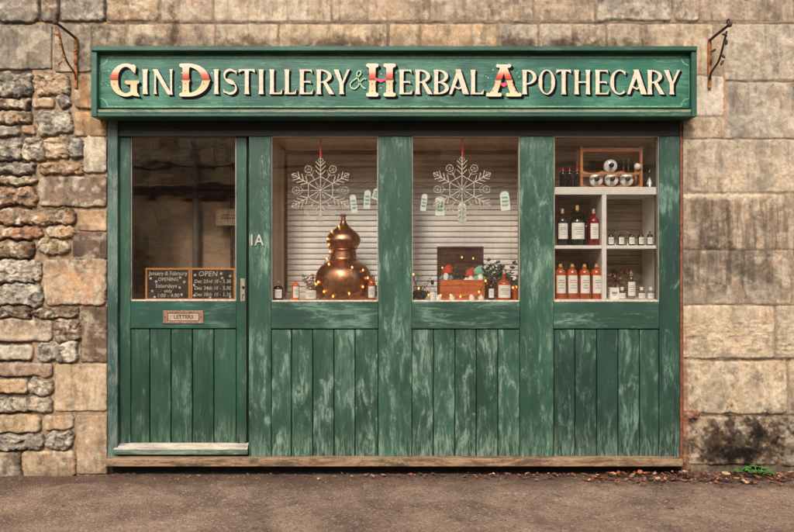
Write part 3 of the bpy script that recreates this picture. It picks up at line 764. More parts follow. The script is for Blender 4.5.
# lock plate
q = MB(); B(q, 240.3, 244.9, 278.5, 301.3, yd-.004, yd+.002, .0015)
q.lathe([(.009, 0), (.009, .006), (.006, .010), (.004, .014), (.0001, .015)], 14, 1, xf=Matrix.Translation((PX(242.4), yd-.004, PZ(287.3))) @ Matrix.Rotation(math.pi/2, 4, 'X'))
q.lathe([(.005, 0), (.005, .0015), (.0001, .0017)], 12, 1, xf=Matrix.Translation((PX(242.4), yd-.004, PZ(295))) @ Matrix.Rotation(math.pi/2, 4, 'X'))
B(q, 242.1, 242.8, 295, 298.5, yd-.0055, yd, 0, 1)
for zz in (280.5, 299.6): q.lathe([(.003, 0), (.002, .002), (.0001, .0022)], 8, 1, xf=Matrix.Translation((PX(242.5), yd-.004, PZ(zz))) @ Matrix.Rotation(math.pi/2, 4, 'X'))
q.build('lock_plate', [M['steel'], M['iron']], door)
# house number
q = MB(); put_text(q, '1A', PX(256.2), -.005, PZ(240.6), .106, 0, .004, .0008, .82, .95)
hn = q.build('house_number', simple('pale_number_paint', (168, 164, 150), .5)); tag(hn, 'pale metal house number 1A on the green post beside the door', 'house number')

# ------------------------------------------------------------------ sign
sg = empty('shop_sign', (PX(394), -.1, PZ(117)), 'long green timber fascia sign with cream signwritten gin distillery lettering', 'shop sign')
SO = tuple(sg.location)
ys = -.115                                       # painted face
q = MB(); B(q, 97, 691.5, 52, 108, ys, .0, .001)
q.build('sign_panel', M['signP'], sg, off=SO)
q = MB()
B(q, 90.6, 697.4, 46, 50.6, -.172, -.002, .003)
B(q, 91, 96.8, 50.8, 116.6, -.158, -.002, .003); B(q, 691.6, 697, 50.8, 116.6, -.158, -.002, .003)
q.build('sign_frame', M['signF'], sg, off=SO)
q = MB(); yq = -.15
B(q, 97, 691.4, 109.4, 112.6, -.146, .0, .002); B(q, 97, 691.4, 112.9, 116.4, -.156, .0, .003, 1)
q.build('sign_ledge', [M['signL'], M['signF']], sg, off=SO)
q = MB()
def line(q, pts, w, y, mi=0, closed=False):
    """flat painted line following points given in photo pixels"""
    P = [Vector((PX(x, y), PZ(z, y))) for x, z in pts]
    n = len(P); Lf = []; Rt = []
    ww = PS(w)/2
    for i in range(n):
        a = P[i-1] if (i > 0 or closed) else P[i]; b_ = P[(i+1) % n] if (i < n-1 or closed) else P[i]
        t = (b_-a).normalized(); nn = Vector((-t.y, t.x))*ww; Lf.append(P[i]+nn); Rt.append(P[i]-nn)
    V = [(p.x, y, p.y) for p in Lf]+[(p.x, y, p.y) for p in Rt]+[(p.x, y+.0008, p.y) for p in Lf]+[(p.x, y+.0008, p.y) for p in Rt]
    F = []
    for i in range(n if closed else n-1):
        j = (i+1) % n
        F += [[i, j, n+j, n+i], [2*n+i, 2*n+j, j, i], [n+i, n+j, 3*n+j, 3*n+i]]
    q.add(V, F, mi)
def notch(cx, cy, sx, sy, r=7):
    return [(cx+sx*r*math.sin(a)+0*sy, cy+sy*r*(math.cos(a))) for a in [math.pi/2*i/5 for i in range(6)]]
def ring_pts(x0, x1, y0, y1, r):
    out = []
    for (cx, cy, a0) in ((x0, y0, 0), (x1, y0, 1), (x1, y1, 2), (x0, y1, 3)):
        sx = 1 if cx == x0 else -1; sy = 1 if cy == y0 else -1
        seg = [(cx+sx*r*math.cos(t), cy+sy*r*math.sin(t)) for t in [math.pi/2*i/6 for i in range(7)]]
        if a0 in (0, 2): seg = seg[::-1]
        out += seg
    return out
line(q, ring_pts(99.5, 689.3, 57.3, 106.5, 8), 1.0, ys-.001, 0, True)
q.build('pinstripe', M['pin'], sg, off=SO, recalc=False)
def curl(q, x, y, r, turns, a0, s=1, w=.55):
    line(q, [(x+s*r*(1-.75*t/20)*math.cos(a0+turns*2*math.pi*t/20), y+r*(1-.75*t/20)*math.sin(a0+turns*2*math.pi*t/20)) for t in range(21)], w, ys-.0016)
for (x, y, r, a, s) in ((105.5, 74, 3.2, 0, 1), (106, 84, 3.2, 2.6, 1), (124, 75, 4, 0, 1), (127, 81, 3.2, 2, -1), (137, 76, 3, 1, 1), (133, 65, 2.2, 0, 1), (180, 78, 3.2, 1, 1), (178, 84, 2.5, 0, 1),
    (197, 74, 3.2, 0, 1), (197, 84, 3.2, 2, 1), (366, 73, 2.6, 0, 1), (381, 72, 3, 1, 1), (381, 88, 3, 2, 1), (397, 74, 2.4, 1, -1), (490, 69, 3.4, 0, 1), (487, 77, 3.4, 2, 1), (485, 84, 3, 1, 1), (494, 75, 2.4, 0, -1), (516, 69, 2.5, 1, 1), (519, 77, 2.6, 0, 1)):
    q = MB(); curl(q, x, y, r, 1.2, a, s); q.build('scroll', M['vine'], sg, off=SO, recalc=False)
for (x, y) in ((109, 71), (108, 85.5), (182, 73), (180, 87), (212, 73), (381, 74), (381, 88), (396, 73), (488, 78), (517, 73), (519, 77), (493, 70)):
    q = MB(); q.lathe([(PS(.75), 0), (PS(.6), .0012)], 8, 0, xf=Matrix.Translation((PX(x, ys), ys-.001, PZ(y, ys))) @ Matrix.Rotation(math.pi/2, 4, 'X')); q.build('painted_berry', M['dot'], sg, off=SO)

# letters: strokes in photo pixels; every stroke is a thin raised prism, each a hair in front of the last
class Pen:
    def __init__(s): s.polys = []
    def poly(s, pts): s.polys.append(pts)
    def stem(s, x0, x1, y0, y1, fl=.7):
        w = x1-x0; k = .16*(y1-y0)
        s.poly([(x0-fl, y0), (x1+fl, y0), (x1+fl*.25, y0+k*.6), (x1, y0+k*1.4), (x1, y1-k*1.4), (x1+fl*.25, y1-k*.6), (x1+fl, y1), (x0-fl, y1), (x0-fl*.25, y1-k*.6), (x0, y1-k*1.4), (x0, y0+k*1.4), (x0-fl*.25, y0+k*.6)])
    def bar(s, x0, x1, y, t, end=0, up=0):
        """thin horizontal; end = serif depth at the right end (signed: + hangs down)"""
        s.poly([(x0, y), (x1, y), (x1, y+t)] + [(x0, y+t)] if not end else ([(x0, y), (x1, y), (x1+.6, y+t+end), (x1-.4, y+t+end*.4), (x1-2.2, y+t), (x0, y+t)] if end > 0 else [(x0, y), (x1-2.2, y), (x1-.4, y+end*.4), (x1+.8, y+end), (x1, y+t), (x0, y+t)]))
    def diag(s, xa, ya, xb, yb, w0, w1):
        s.poly([(xa, ya), (xa+w0, ya), (xb+w1, yb), (xb, yb)])
    def arc(s, cx, cy, ro, rio, a0, a1, n=22, dx=0, ry=None, tmin=.9, tmax=4.2, top=False):
        """elliptical stroke, heavy at the sides and fine at top and bottom"""
        ry = ry or ro; O = []; I = []
        for i in range(n+1):
            a = math.radians(a0+(a1-a0)*i/n)
            t = tmin+(tmax-tmin)*abs(math.cos(a))**1.5
            ca, sa = math.cos(a), math.sin(a)
            O.append((cx+ro*ca, cy-ry*sa)); k = max(.05, 1-t/math.hypot(ro*ca, ry*sa))
            I.append((cx+ro*ca*k, cy-ry*sa*k))
        for i in range(n): s.poly([O[i], O[i+1], I[i+1], I[i]])
    def flush(s, q, y, mi=0, dx=0, dy=0, th=.002, stepy=.00004):
        for i, p in enumerate(s.polys):
            f = y-stepy*(i % 40)
            pp = [(PX(a+dx, f), PZ(b+dy, f)) for a, b in p]
            q.prism(pp, f, y+th, mi)
TP, BT = 69.2, 94.0
def letter(p, ch, x0, x1, t=TP, b=BT):
    H_ = b-t; w = 3.8; th = 1.45; W_ = x1-x0; md = t+H_*.47
    if ch == 'I': p.stem(x0+.9, x1-.9, t, b)
    elif ch == 'N':
        p.stem(x0+1.2, x0+3.0, t, b, .9); p.stem(x1-2.8, x1-1.0, t, b+.6, .8); p.diag(x0-.6, t, x1-5.2, b+.6, 5.0, 4.0)
    elif ch == 'L': p.stem(x0+.7, x0+.7+w, t, b); p.bar(x0+2, x1-.3, b-th, th, -4)
    elif ch == 'E': p.stem(x0+.7, x0+.7+w, t, b); p.bar(x0+2, x1-.8, t, th, 3); p.bar(x0+3, x1-2, md, th, 1.4); p.bar(x0+2, x1-.2, b-th, th, -3.6)
    elif ch == 'T':
        cx = (x0+x1)/2; p.stem(cx-w/2, cx+w/2, t, b); p.poly([(x0, t-.2), (x1, t-.2), (x1+.4, t+3.6), (x1-1, t+2.6), (x1-3, t+th), (x0+3, t+th), (x0+1, t+2.6), (x0-.4, t+3.6)])
    elif ch == 'H': p.stem(x0+.8, x0+.8+w*.95, t, b); p.stem(x1-.8-w*.95, x1-.8, t, b); p.bar(x0+3, x1-3, md, th)
    elif ch in 'RPB':
        p.stem(x0+.7, x0+.7+w, t, b); r = H_*.27 if ch != 'P' else H_*.30
        rx = W_-5.0 if ch != 'R' else W_-6.0
        p.bar(x0+2, x0+5.4, t, th); p.arc(x0+4.6, t+r, rx, 0, -90, 90, ry=r, tmin=1.3, tmax=3.6)
        if ch == 'R': p.diag(x0+6.2, t+2*r-1.2, x1-3.8, b, 3.6, 5.0)
        if ch == 'B': r2 = (H_-2*r+1.4)/2; p.bar(x0+2, x0+5.4, b-th, th); p.arc(x0+4.6, b-r2, rx+.8, 0, -90, 90, ry=r2, tmin=1.3, tmax=3.8)
    elif ch == 'Y':
        cx = (x0+x1)/2; sp = t+H_*.55
        p.diag(x0, t, cx-w/2-.3, sp, 5.0, w*.9); p.diag(x1-2.2, t, cx+.2, sp, 2.4, 2.0); p.poly([(cx-w/2-.3, sp-.4), (cx+w/2, sp-.4), (cx+w/2-.1, b-3), (cx+w/2+.7, b), (cx-w/2-.7, b), (cx-w/2+.1, b-3)])
        p.poly([(x1-3.4, t), (x1+.4, t), (x1+.2, t+.9), (x1-2, t+1.2)])
    elif ch == 'A':
        cx = (x0+x1)/2
        p.poly([(x0, b), (x0+2.8, b), (cx+.6, t+5), (cx-.2, t-.4), (cx-1.6, t-.4), (cx-2, t+1)]); p.poly([(cx-3.6, t-.2), (cx+1.8, t-.4), (x1+.3, b), (x1-5.4, b), (cx-1.2, t+5.5)])
        p.poly([(x0+4.2, md+3.4), (cx, md+6.6), (x1-5, md+3.4), (x1-5, md+5.2), (cx, md+8.4), (x0+3.8, md+5.2)])
    elif ch == 'O': p.arc((x0+x1)/2, (t+b)/2, W_/2, 0, 0, 360, 40, ry=H_/2+.3, tmin=1.1, tmax=3.8)
    elif ch == 'C':
        p.arc((x0+x1)/2+1.6, (t+b)/2, W_/2+1.4, 0, 52, 306, 30, ry=H_/2+.3, tmin=1.3, tmax=3.8)
        p.poly([(x1-4.5, t+.6), (x1-.4, t+1.6), (x1-.6, t+5.4), (x1-2.6, t+3.0)])
    elif ch == 'S':
        cx = (x0+x1)/2; pts = []
        for i in range(41):
            u = i/40; y = t+.9+(H_-1.8)*u
            a = -u*2*math.pi*1.0
            pts.append((cx-(W_/2-1.8)*math.sin(2*math.pi*u*1.0+0.0)*(1.0)*(1 if True else 1), y, u))
        # spine built from a parametric double bow
        P = []
        for i in range(45):
            u = i/44
            if u < .36: a = math.radians(40+u/.36*190); P.append((cx+(W_/2-1.5)*math.cos(a), t+H_*.25-H_*.23*math.sin(a)*1.0, 1.3+2.6*math.sin(math.pi*min(1, u/.30))*.45))
            elif u < .64: v = (u-.36)/.28; xa = cx+(W_/2-1.5)*math.cos(math.radians(230)); ya = t+H_*.25-H_*.23*math.sin(math.radians(230)); xb = cx-(W_/2-1.5)*math.cos(math.radians(230)); yb = b-(ya-t); P.append((xa+(xb-xa)*v, ya+(yb-ya)*v, 2.5+1.9*math.sin(math.pi*v)))
            else: v = (u-.64)/.36; a = math.radians(50-v*190); P.append((cx+(W_/2-1.5)*math.cos(a), b-H_*.25-H_*.23*math.sin(a), 1.3+2.6*math.sin(math.pi*min(1, (1-v)/.83))*.45))
        Lp = []; Rp = []
        for i in range(len(P)):
            a = P[max(0, i-1)]; c = P[min(len(P)-1, i+1)]; tx, ty = c[0]-a[0], c[1]-a[1]; l = math.hypot(tx, ty) or 1
            nx, ny = -ty/l*P[i][2]/2, tx/l*P[i][2]/2; Lp.append((P[i][0]+nx, P[i][1]+ny)); Rp.append((P[i][0]-nx, P[i][1]-ny))
        for i in range(len(P)-1): p.poly([Lp[i], Lp[i+1], Rp[i+1], Rp[i]])
        p.poly([(x1-4, t+1), (x1-1, t+1.4), (x1-1, t+5.2), (x1-2.4, t+3.2)]); p.poly([(x0+3.6, b-1), (x0+.6, b-1.6), (x0+.4, b-5.4), (x0+2, b-3.4)])
txt = [('I', 142, 148), ('N', 153, 173), ('I', 213.5, 219), ('S', 222.8, 237.5), ('T', 239, 254.5), ('I', 258.3, 264), ('L', 269.3, 282), ('L', 284.3, 296), ('E', 299.2, 312.5), ('R', 316.2, 333), ('Y', 333.6, 349.5),
    ('E', 399, 412), ('R', 415, 431.5), ('B', 433.5, 448.5), ('A', 449, 468.5), ('L', 470.5, 483.5),
    ('P', 522, 537), ('O', 538.5, 555), ('T', 556.5, 570.8), ('H', 574, 590.5), ('E', 595, 608.5), ('C', 610, 626), ('A', 627, 646.5), ('R', 647.2, 663.5), ('Y', 663.8, 679.8)]
for ch, a, b_ in txt:
    pen = Pen(); letter(pen, ch, a, b_, TP+(a-140)/540*.9, BT+(a-140)/540*.4)
    q = MB(); pen.flush(q, ys-.006, 0)
    for i, (dx, dy) in enumerate(((.6, .5), (1.2, 1.1), (1.8, 1.7), (2.3, 2.1))): pen.flush(q, ys-.0048+.001*i, 1, dx, dy, .0008, .00001)
    q.build('letter', [M['cream'], M['black']], sg, off=SO)
# ampersand
q = MB()
amp = [(366, 79.5), (364, 78.5), (360, 82), (358, 86), (354.5, 88.8), (351, 87.5), (350.2, 84.5), (352, 81.5), (356, 78.5), (359.6, 75.5), (361, 72.6), (359.8, 70.9), (357.8, 71.6), (356.8, 74), (357.8, 78), (360, 83), (363, 87.4), (365.6, 88.6)]
def smooth_pts(P, n=4):
    o = []
    for i in range(len(P)-1):
        p0 = P[max(0, i-1)]; p1 = P[i]; p2 = P[i+1]; p3 = P[min(len(P)-1, i+2)]
        for k in range(n):
            t = k/n
            o.append(tuple(.5*((2*p1[d])+(-p0[d]+p2[d])*t+(2*p0[d]-5*p1[d]+4*p2[d]-p3[d])*t*t+(-p0[d]+3*p1[d]-3*p2[d]+p3[d])*t**3) for d in range(len(p1))))
    return o+[P[-1]]
line(q, [(x+.9, y+.9) for x, y in smooth_pts(amp)], 1.4, ys-.002, 1); line(q, smooth_pts(amp), 1.25, ys-.005, 0)
q.build('ampersand', [simple('pale_green_cream_paint', (158, 184, 146), .5), M['black']], sg, off=SO, recalc=False)
# the four big two-tone capitals
CT, CB = 63.5, 96.5
def bigstem(p, x0, x1, t, b, fl=3.0):
    w = x1-x0; m = (t+b)/2
    r = 1.9
    for yy, sgn in ((t, 1), (b, -1)):
        for xx, sx in ((x0-fl+r, -1), (x1+fl-r, 1)):
            p.poly([(xx+r*math.cos(a), yy+sgn*r+r*math.sin(a)) for a in [2*math.pi*i/14 for i in range(14)]])
        p.poly([(x0-fl+r, yy), (x1+fl-r, yy), (x1+fl-r, yy+sgn*2.6), (x1, yy+sgn*5.2), (x0, yy+sgn*5.2), (x0-fl+r, yy+sgn*2.6)])
    p.poly([(x0, t+4), (x1, t+4), (x1-.2, m-2), (x1+1.2, m+.3), (x1-.2, m+2.4), (x1, b-4), (x0, b-4), (x0+.2, m+2.4), (x0-1.2, m+.3), (x0+.2, m-2)])
def cap(ch, x0, x1):
    p = Pen(); extra = []
    if ch == 'H':
        bigstem(p, x0+4.2, x0+10.8, CT, CB); bigstem(p, x1-10.8, x1-4.2, CT, CB)
        extra = [[(x0+10.6, 78), ((x0+x1)/2, 80), (x1-10.6, 78), (x1-10.6, 80), ((x0+x1)/2, 83), (x0+10.6, 80)]]
    elif ch == 'D':
        bigstem(p, x0+4.4, x0+11, CT, CB, 3.2)
        p.arc(x0+10.5, (CT+CB)/2, x1-x0-10.5, 0, -90, 90, 30, ry=(CB-CT)/2, tmin=3.4, tmax=7.6)
        p.poly([(x0+8, CT), (x0+12, CT), (x0+12, CT+3.2), (x0+8, CT+3.2)]); p.poly([(x0+8, CB-3.2), (x0+12, CB-3.2), (x0+12, CB), (x0+8, CB)])
        p.poly([(x1-8.2, 80), (x1-2, 78.4), (x1+1.4, 79.6), (x1-.4, 82)])
    elif ch == 'G':
        p.arc(x0+15.5, (CT+CB)/2, 15.5, 0, 58, 318, 34, ry=(CB-CT)/2, tmin=3.2, tmax=7.8)
        p.poly([(x1-9.5, CT+1.6), (x1-5.6, CT+.8), (x1-3.6, CT+3), (x1-4.4, CT+10), (x1-6.4, CT+8.6), (x1-9.5, CT+4.6)])
        p.poly([(x0-.8, 80), (x0+5, 78.4), (x0+8, 80), (x0+3, 82)])
        p.poly([(x1-14.5, 80.5), (x1-.6, 80.5), (x1-.2, 82.6), (x1-2.6, 84.2), (x1-2.6, 92), (x1+.4, CB), (x1-6, 95.6), (x1-9, 94), (x1-9, 84.4), (x1-12.6, 84.6), (x1-14.8, 83)])
    elif ch == 'A':
        cx = (x0+x1)/2+.2; r = 1.9
        for xx in (cx-5.8, cx+5.6): p.poly([(xx+r*math.cos(a), 65.8+r*math.sin(a)) for a in [2*math.pi*i/14 for i in range(14)]])
        p.poly([(cx-5.8, 64.4), (cx+5.6, 64.4), (cx+4, 68.6), (cx-4, 68.6)])
        p.poly([(cx-3.6, 68), (cx+1.4, 68), (cx+.4, 72), (cx-6, 92.5), (cx-12.8, 92.5), (cx-8.2, 82.5), (cx-9, 80.6)])
        p.poly([(cx-1.4, 68), (cx+3.6, 68), (cx+9.2, 80.6), (cx+8.6, 82.5), (cx+13.2, 92.5), (cx+6.2, 92.5), (cx-.4, 72)])
        for c2 in (cx-9.8, cx+10):
            for xx in (c2-6, c2+6): p.poly([(xx+r*math.cos(a), 94.6+r*math.sin(a)) for a in [2*math.pi*i/14 for i in range(14)]])
            p.poly([(c2-3.6, 91.8), (c2+3.6, 91.8), (c2+6, 96.4), (c2-6, 96.4)])
        extra = [[(cx-3.6, 83.2), (cx+3.4, 83.2), (cx+3, 85.2), (cx, 87.6), (cx-3, 85.2)]]
    q = MB(); p.flush(q, ys-.008, 0)
    for i, (dx, dy) in enumerate(((.7, .7), (1.4, 1.4), (2.0, 2.0), (2.6, 2.5))): p.flush(q, ys-.0066+.001*i, 1, dx, dy, .0008, .00001)
    for e in extra: q.prism([(PX(x, ys), PZ(y, ys)) for x, y in e], ys-.0105, ys-.008, 2)
    for (dx, dy) in {'H': ((7.5, 84), (24.5, 84), (7.5, 91), (24.5, 91)), 'D': ((7.6, 84), (7.6, 91), (26, 84)), 'G': ((4.6, 84.5), (9, 90)), 'A': ((9, 86), (28, 86), (7.6, 91), (30, 91))}[ch]:
        q.lathe([(PS(.55), 0), (PS(.4), .001)], 7, 3, xf=Matrix.Translation((PX(x0+dx, ys), ys-.0106, PZ(dy, ys))) @ Matrix.Rotation(math.pi/2, 4, 'X'))
    q.build('capital_letter', [capm, M['black'], M['pink'], simple('brown_dot_paint', (120, 84, 52), .5)], sg, off=SO)
capm = mk_cap('two_tone_capital_paint', PZ(CT, ys), PZ(80, ys), PZ(CB, ys))
cap('G', 110.3, 139.5); cap('D', 178, 209.5); cap('H', 364.8, 397); cap('A', 485, 522)

# ------------------------------------------------------------------ iron brackets
def bracket(px, side, label):
    x = PX(px); root = empty('sign_bracket', (x, -.02, PZ(89)), label, 'bracket', 'iron brackets either side of the sign')
    zt_ = PZ(38 if side < 0 else 40)-PZ(89); q = MB()
    q.box(-.011, .011, -.010, .004, 0, zt_, .002)
    q.build('wall_bar', M['rust'], root)
    q = MB(); q.tube([(0, 0, zt_-.01), (0, -.12, zt_-.004), (0, -.30, zt_)], .009, 8); q.ball((0, -.31, zt_), .017, 0)
    q.tube([(0, -.29+.02*math.cos(a), zt_+.018+.02*math.sin(a)) for a in [i*.5 for i in range(10)]], .005, 6)
    q.build('arm', M['iron'], root)
    q = MB(); P = smooth_pts([(0, 0, .05), (-.01*side, -.05, .09), (.008*side, -.13, .15), (0, -.22, .23), (.012*side, -.24, zt_-.02)], 5)
    q.tube(P, .007, 7)
    for k, (yy, zz) in enumerate(((-.02, .16), (-.03, .24), (-.20, .17), (-.22, .12), (-.26, .27), (-.25, .22))):
        s = Matrix.Translation((0, yy, zz)) @ Matrix.Rotation(k*1.3, 4, 'Y')
        q.tube([(0, 0, -.008), (.004, 0, .004), (0, -.004, .022), (-.004, 0, .032)], [.002, .009, .008, .001], 7, xf=s)
    q.build('scroll_brace', M['rust'] if side < 0 else M['iron'], root, smooth=True)
bracket(77.3, -1, 'rusty iron sign bracket on the rubble wall, left end of the fascia sign')
bracket(708.3, 1, 'dark iron sign bracket on squared stone, right end of the fascia sign')

# ------------------------------------------------------------------ rooms behind the glass
def room(name, x0, x1, y0, y1, z0, z1, mats, t=.02):
    """open-fronted box: floor, ceiling, two sides, back"""
    q = MB(); q.box(x0, x1, y0, y1, z0-t, z0, 0); f = q.build('display_floor' if z0 > .3 else 'floor', mats[0]); tag(f, kind='structure')
    q = MB(); q.box(x0, x1, y0, y1, z1, z1+t, 0); f = q.build('ceiling', mats[1]); tag(f, kind='structure')
    q = MB(); q.box(x0-t, x0-.0005, y0, y1, z0-t, z1+t, 0); q.box(x1+.0005, x1+t, y0, y1, z0-t, z1+t, 0); f = q.build('inner_side_wall', mats[2]); tag(f, kind='structure')
    q = MB(); q.box(x0-t, x1+t, y1+.0005, y1+t, z0-t, z1+t, 0); f = q.build('inner_back_wall', mats[3]); tag(f, kind='structure')
ZD = PZ(300.3, .05)
Z1 = PZ(136.6, .05)
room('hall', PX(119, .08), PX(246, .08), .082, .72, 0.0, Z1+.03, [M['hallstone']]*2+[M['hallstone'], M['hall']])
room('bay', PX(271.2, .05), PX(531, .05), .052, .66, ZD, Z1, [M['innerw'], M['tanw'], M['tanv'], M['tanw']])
room('shelfbay', PX(545, .05), PX(662, .05), .052, .5, ZD-.02, Z1, [M['white'], M['tanw'], M['grey_planks'], M['grey_planks']])

# beam and pipes added to imitate reflections in the door glass; pinned notice
q = MB(); yh = .66
B(q, 100, 262, 184, 189.5, yh, yh+.05, .012); B(q, 100, 262, 191, 198, yh-.01, yh+.05, .015)
o1 = q.build('reflection_beam', simple('dark_brown_beam', (66, 54, 46), .8, var=.3)); tag(o1, 'dark double beam added behind the door glass, imitating a reflected band', 'beam')
q = MB(); q.tube([(PX(196, yh), yh, .02), (PX(196, yh), yh, PZ(199, yh))], .028, 14); q.tube([(PX(196, yh), yh, 1.2), (PX(196, yh), yh, 1.26)], .034, 14)
o1 = q.build('grey_pipe', simple('dull_grey_pipe', (112, 102, 92), .6)); tag(o1, 'thick grey vertical pipe added behind the door glass, imitating a reflected drainpipe', 'pipe')
q = MB(); q.tube([(PX(232, yh), yh, .02), (PX(232, yh), yh, PZ(199, yh))], .012, 8)
o1 = q.build('reflection_thin_pipe', M['iron']); tag(o1, 'thin dark vertical pipe added behind the door glass, imitating a reflected pipe', 'pipe')
q = MB(); B(q, 216, 246, 209, 225.5, .6, .606, 0)
for (a, b_, t) in ((222, 229, 214.4), (231, 239, 214.6)): B(q, a, b_, t, t+1.1, .5985, .5995, 0, 1)
for k in range(7): B(q, 221+k*2.7, 222.8+k*2.7, 217.4, 219, .5985, .5995, 0, 1)
o1 = q.build('notice_card', [simple('buff_notice_card', (168, 144, 116), .7), M['iron']]); tag(o1, 'buff notice card pinned up behind the right of the door glass', 'notice')

# blinds
def blind(px0, px1, label):
    yb = .56; x0, x1 = PX(px0, yb), PX(px1, yb); zt_ = PZ(150, yb); zb = PZ(297, yb)
    root = empty('window_blind', ((x0+x1)/2, yb, zb), label, 'blind', 'cream slatted blinds behind the display windows')
    o = (root.location[0], yb, zb)
    q = MB(); n = int((zt_-zb-.03)/.0405)
    for i in range(n):
        z = zb+.02+i*.0405; a = 1.27
        dy, dz = -.0215*math.cos(a), .0215*math.sin(a)
        V = []
        for k in range(5):
            u = k/4*2-1; V += [(x0+.012, yb+u*dy-.004*(1-u*u), z-u*dz), (x1-.012, yb+u*dy-.004*(1-u*u), z-u*dz)]
        V2 = [(v[0], v[1]+.0015, v[2]-.001) for v in V]
        F = [[2*k, 2*k+1, 2*k+3, 2*k+2] for k in range(4)]+[[10+2*k, 12+2*k, 13+2*k, 11+2*k] for k in range(4)]+[[0, 10, 11, 1], [8, 9, 19, 18]]
        q.add(V+V2, F)
    q.build('slats', M['blind'], root, off=o)
    q = MB(); q.box(x0, x1, yb-.03, yb+.03, zt_, zt_+.035, .003); q.build('head_rail', M['innerw'], root, off=o)
    q = MB(); q.box(x0, x1, yb-.018, yb+.018, zb-.005, zb+.012, .003); q.build('bottom_rail', M['innerw'], root, off=o)
    q = MB()
    for f in (.15, .5, .85):
        x = x0+(x1-x0)*f; q.tube([(x, yb-.03, zb), (x, yb-.03, zt_)], .0012, 5)
    q.build('ladder_cord', M['innerw'], root, off=o)
blind(286, 396, 'cream slatted blind behind the copper still')
blind(398, 530, 'cream slatted blind behind the wooden crate display')
q = MB(); B(q, 275.5, 283, 149, 299.6, .50, .60, .003)
ifr = q.build('inner_upright', M['innerw']); tag(ifr, kind='structure')
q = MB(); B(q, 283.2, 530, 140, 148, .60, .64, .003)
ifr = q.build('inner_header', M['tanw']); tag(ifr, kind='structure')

# ------------------------------------------------------------------ snowflakes
def snowflake(px, py, R_, y, label, rib):
    root = empty('snowflake_ornament', (PX(px, y), y, PZ(py, y)), label, 'ornament', 'hanging snowflakes in the display windows')
    u = PS(1, y)*R_/33
    q = MB(); r = .0031
    def pt(a, d, off=0): 
        return (math.sin(a)*d*u+math.cos(a)*off*u, random.uniform(-.0012, .0012), math.cos(a)*d*u-math.sin(a)*off*u)
    for k in range(6):
        a = k*math.pi/3
        q.tube([pt(a, 3), pt(a, 33)], r, 6)
        for d in (19, 23.5, 28):
            for s in (-1, 1): q.tube([pt(a, d-4.0), pt(a, d+1, 5.0*s)], r*1.05, 6)
        for s in (-1, 1): q.tube([pt(a, 33), pt(a, 30, 2.8*s), pt(a, 27.5)], r*.8, 6)
        a2 = a+math.pi/6
        q.tube([pt(a, 14), pt(a+math.pi/3, 14)], r, 6)
        q.tube([pt(a2, 12), pt(a2, 20)], r*.8, 6)
        c = pt(a2, 24.5)
        q.tube([(c[0]+3.6*u*math.cos(t), c[1], c[2]+3.6*u*math.sin(t)) for t in [2*math.pi*i/12 for i in range(12)]], r*.7, 5, closed=True)
        for t in range(5): q.tube([c, (c[0]+3.6*u*math.cos(t*1.256), c[1], c[2]+3.6*u*math.sin(t*1.256))], r*.45, 4)
        for s in (-1, 1): q.tube([pt(a2, 17), pt(a2, 21, 4.5*s)], r*.6, 5)
    for k in range(12):
        a = k*math.pi/6; q.tube([pt(a, 2), pt(a, 9.5)], r*.7, 5); c = pt(a, 9.5); q.ball(c, r*1.1, 0, 6, 4)
    q.ball((0, 0, 0), .010, 0, 10, 6, (1, .5, 1))
    q.build('flake', M['glitter'], root)
    q = MB(); top = PZ(137, y)-PZ(py, y)
    q.box(-.006+rib, .006+rib, -.001, .001, 33*u, top, .0003, xf=None)
    q.tube([(rib, 0, 34*u), (0, 0, 33*u)], .003, 5)
    q.build('ribbon', M['red_ribbon'], root)
snowflake(320.5, 190.5, 33, .09, 'white glitter snowflake on a red ribbon above the copper still', 0)
snowflake(462, 189.5, 33, .09, 'white glitter snowflake on a red ribbon above the wooden crate', .003)

# gift tags on twine
def gift_tag(px0, px1, py0, py1, rz, y, label):
    w = PS(px1-px0, y); h = PS(py1-py0, y); cx = PX((px0+px1)/2, y); zt_ = PZ(py0, y)
    root = empty('gift_tag', (cx, y, zt_), label, 'tag', 'paper tags hanging in the windows'); root.rotation_euler = (0, rz, random.uniform(-.25, .25))
    q = MB(); q.prism([(-w/2, -h), (w/2, -h), (w/2, -w*.28), (w*.24, 0), (-w*.24, 0), (-w/2, -w*.28)], -.0008, .0008)
    q.build('card', M['tag'], root)
    q = MB()
    for k in range(3):
        zz = -h*(.32+.2*k); P = [(-w*.32+w*.64*i/9, -.0022, zz+h*.07*math.sin(i*2.1+k)) for i in range(10)]
        q.tube(P, w*.045, 5)
    q.build('green_script', M['green_ink'], root)
    q = MB(); q.tube([(0, 0, -.004), (.003, .001, .03), (0, 0, PS(9, y))], .0009, 4)
    q.build('loop', M['twine'], root)
gift_tag(349.5, 355.5, 195, 213, -.12, .12, 'narrow white tag with green writing beside the left snowflake')
gift_tag(364.5, 371, 190.5, 209, .06, .12, 'broad white tag with green writing above the right of the copper still')
gift_tag(374.5, 381, 188.5, 200, .3, .125, 'tag half hidden behind the green post right of the still')
gift_tag(422, 427.8, 194, 211, .12, .13, 'narrow pale tag leaning at the left edge of the crate window')
gift_tag(435.5, 444.5, 196.5, 215.5, 0, .12, 'wide upright white tag left of the right-hand snowflake')
gift_tag(458, 466, 203, 223.5, 0, .13, 'white tag hanging behind the lower arm of a snowflake')
gift_tag(499.5, 508.5, 191.5, 210.5, -.1, .12, 'wide white tag right of the right-hand snowflake')
gift_tag(517.2, 523, 190, 208, 0, .13, 'tag half hidden behind the post right of the crate window')
q = MB(); y = .115
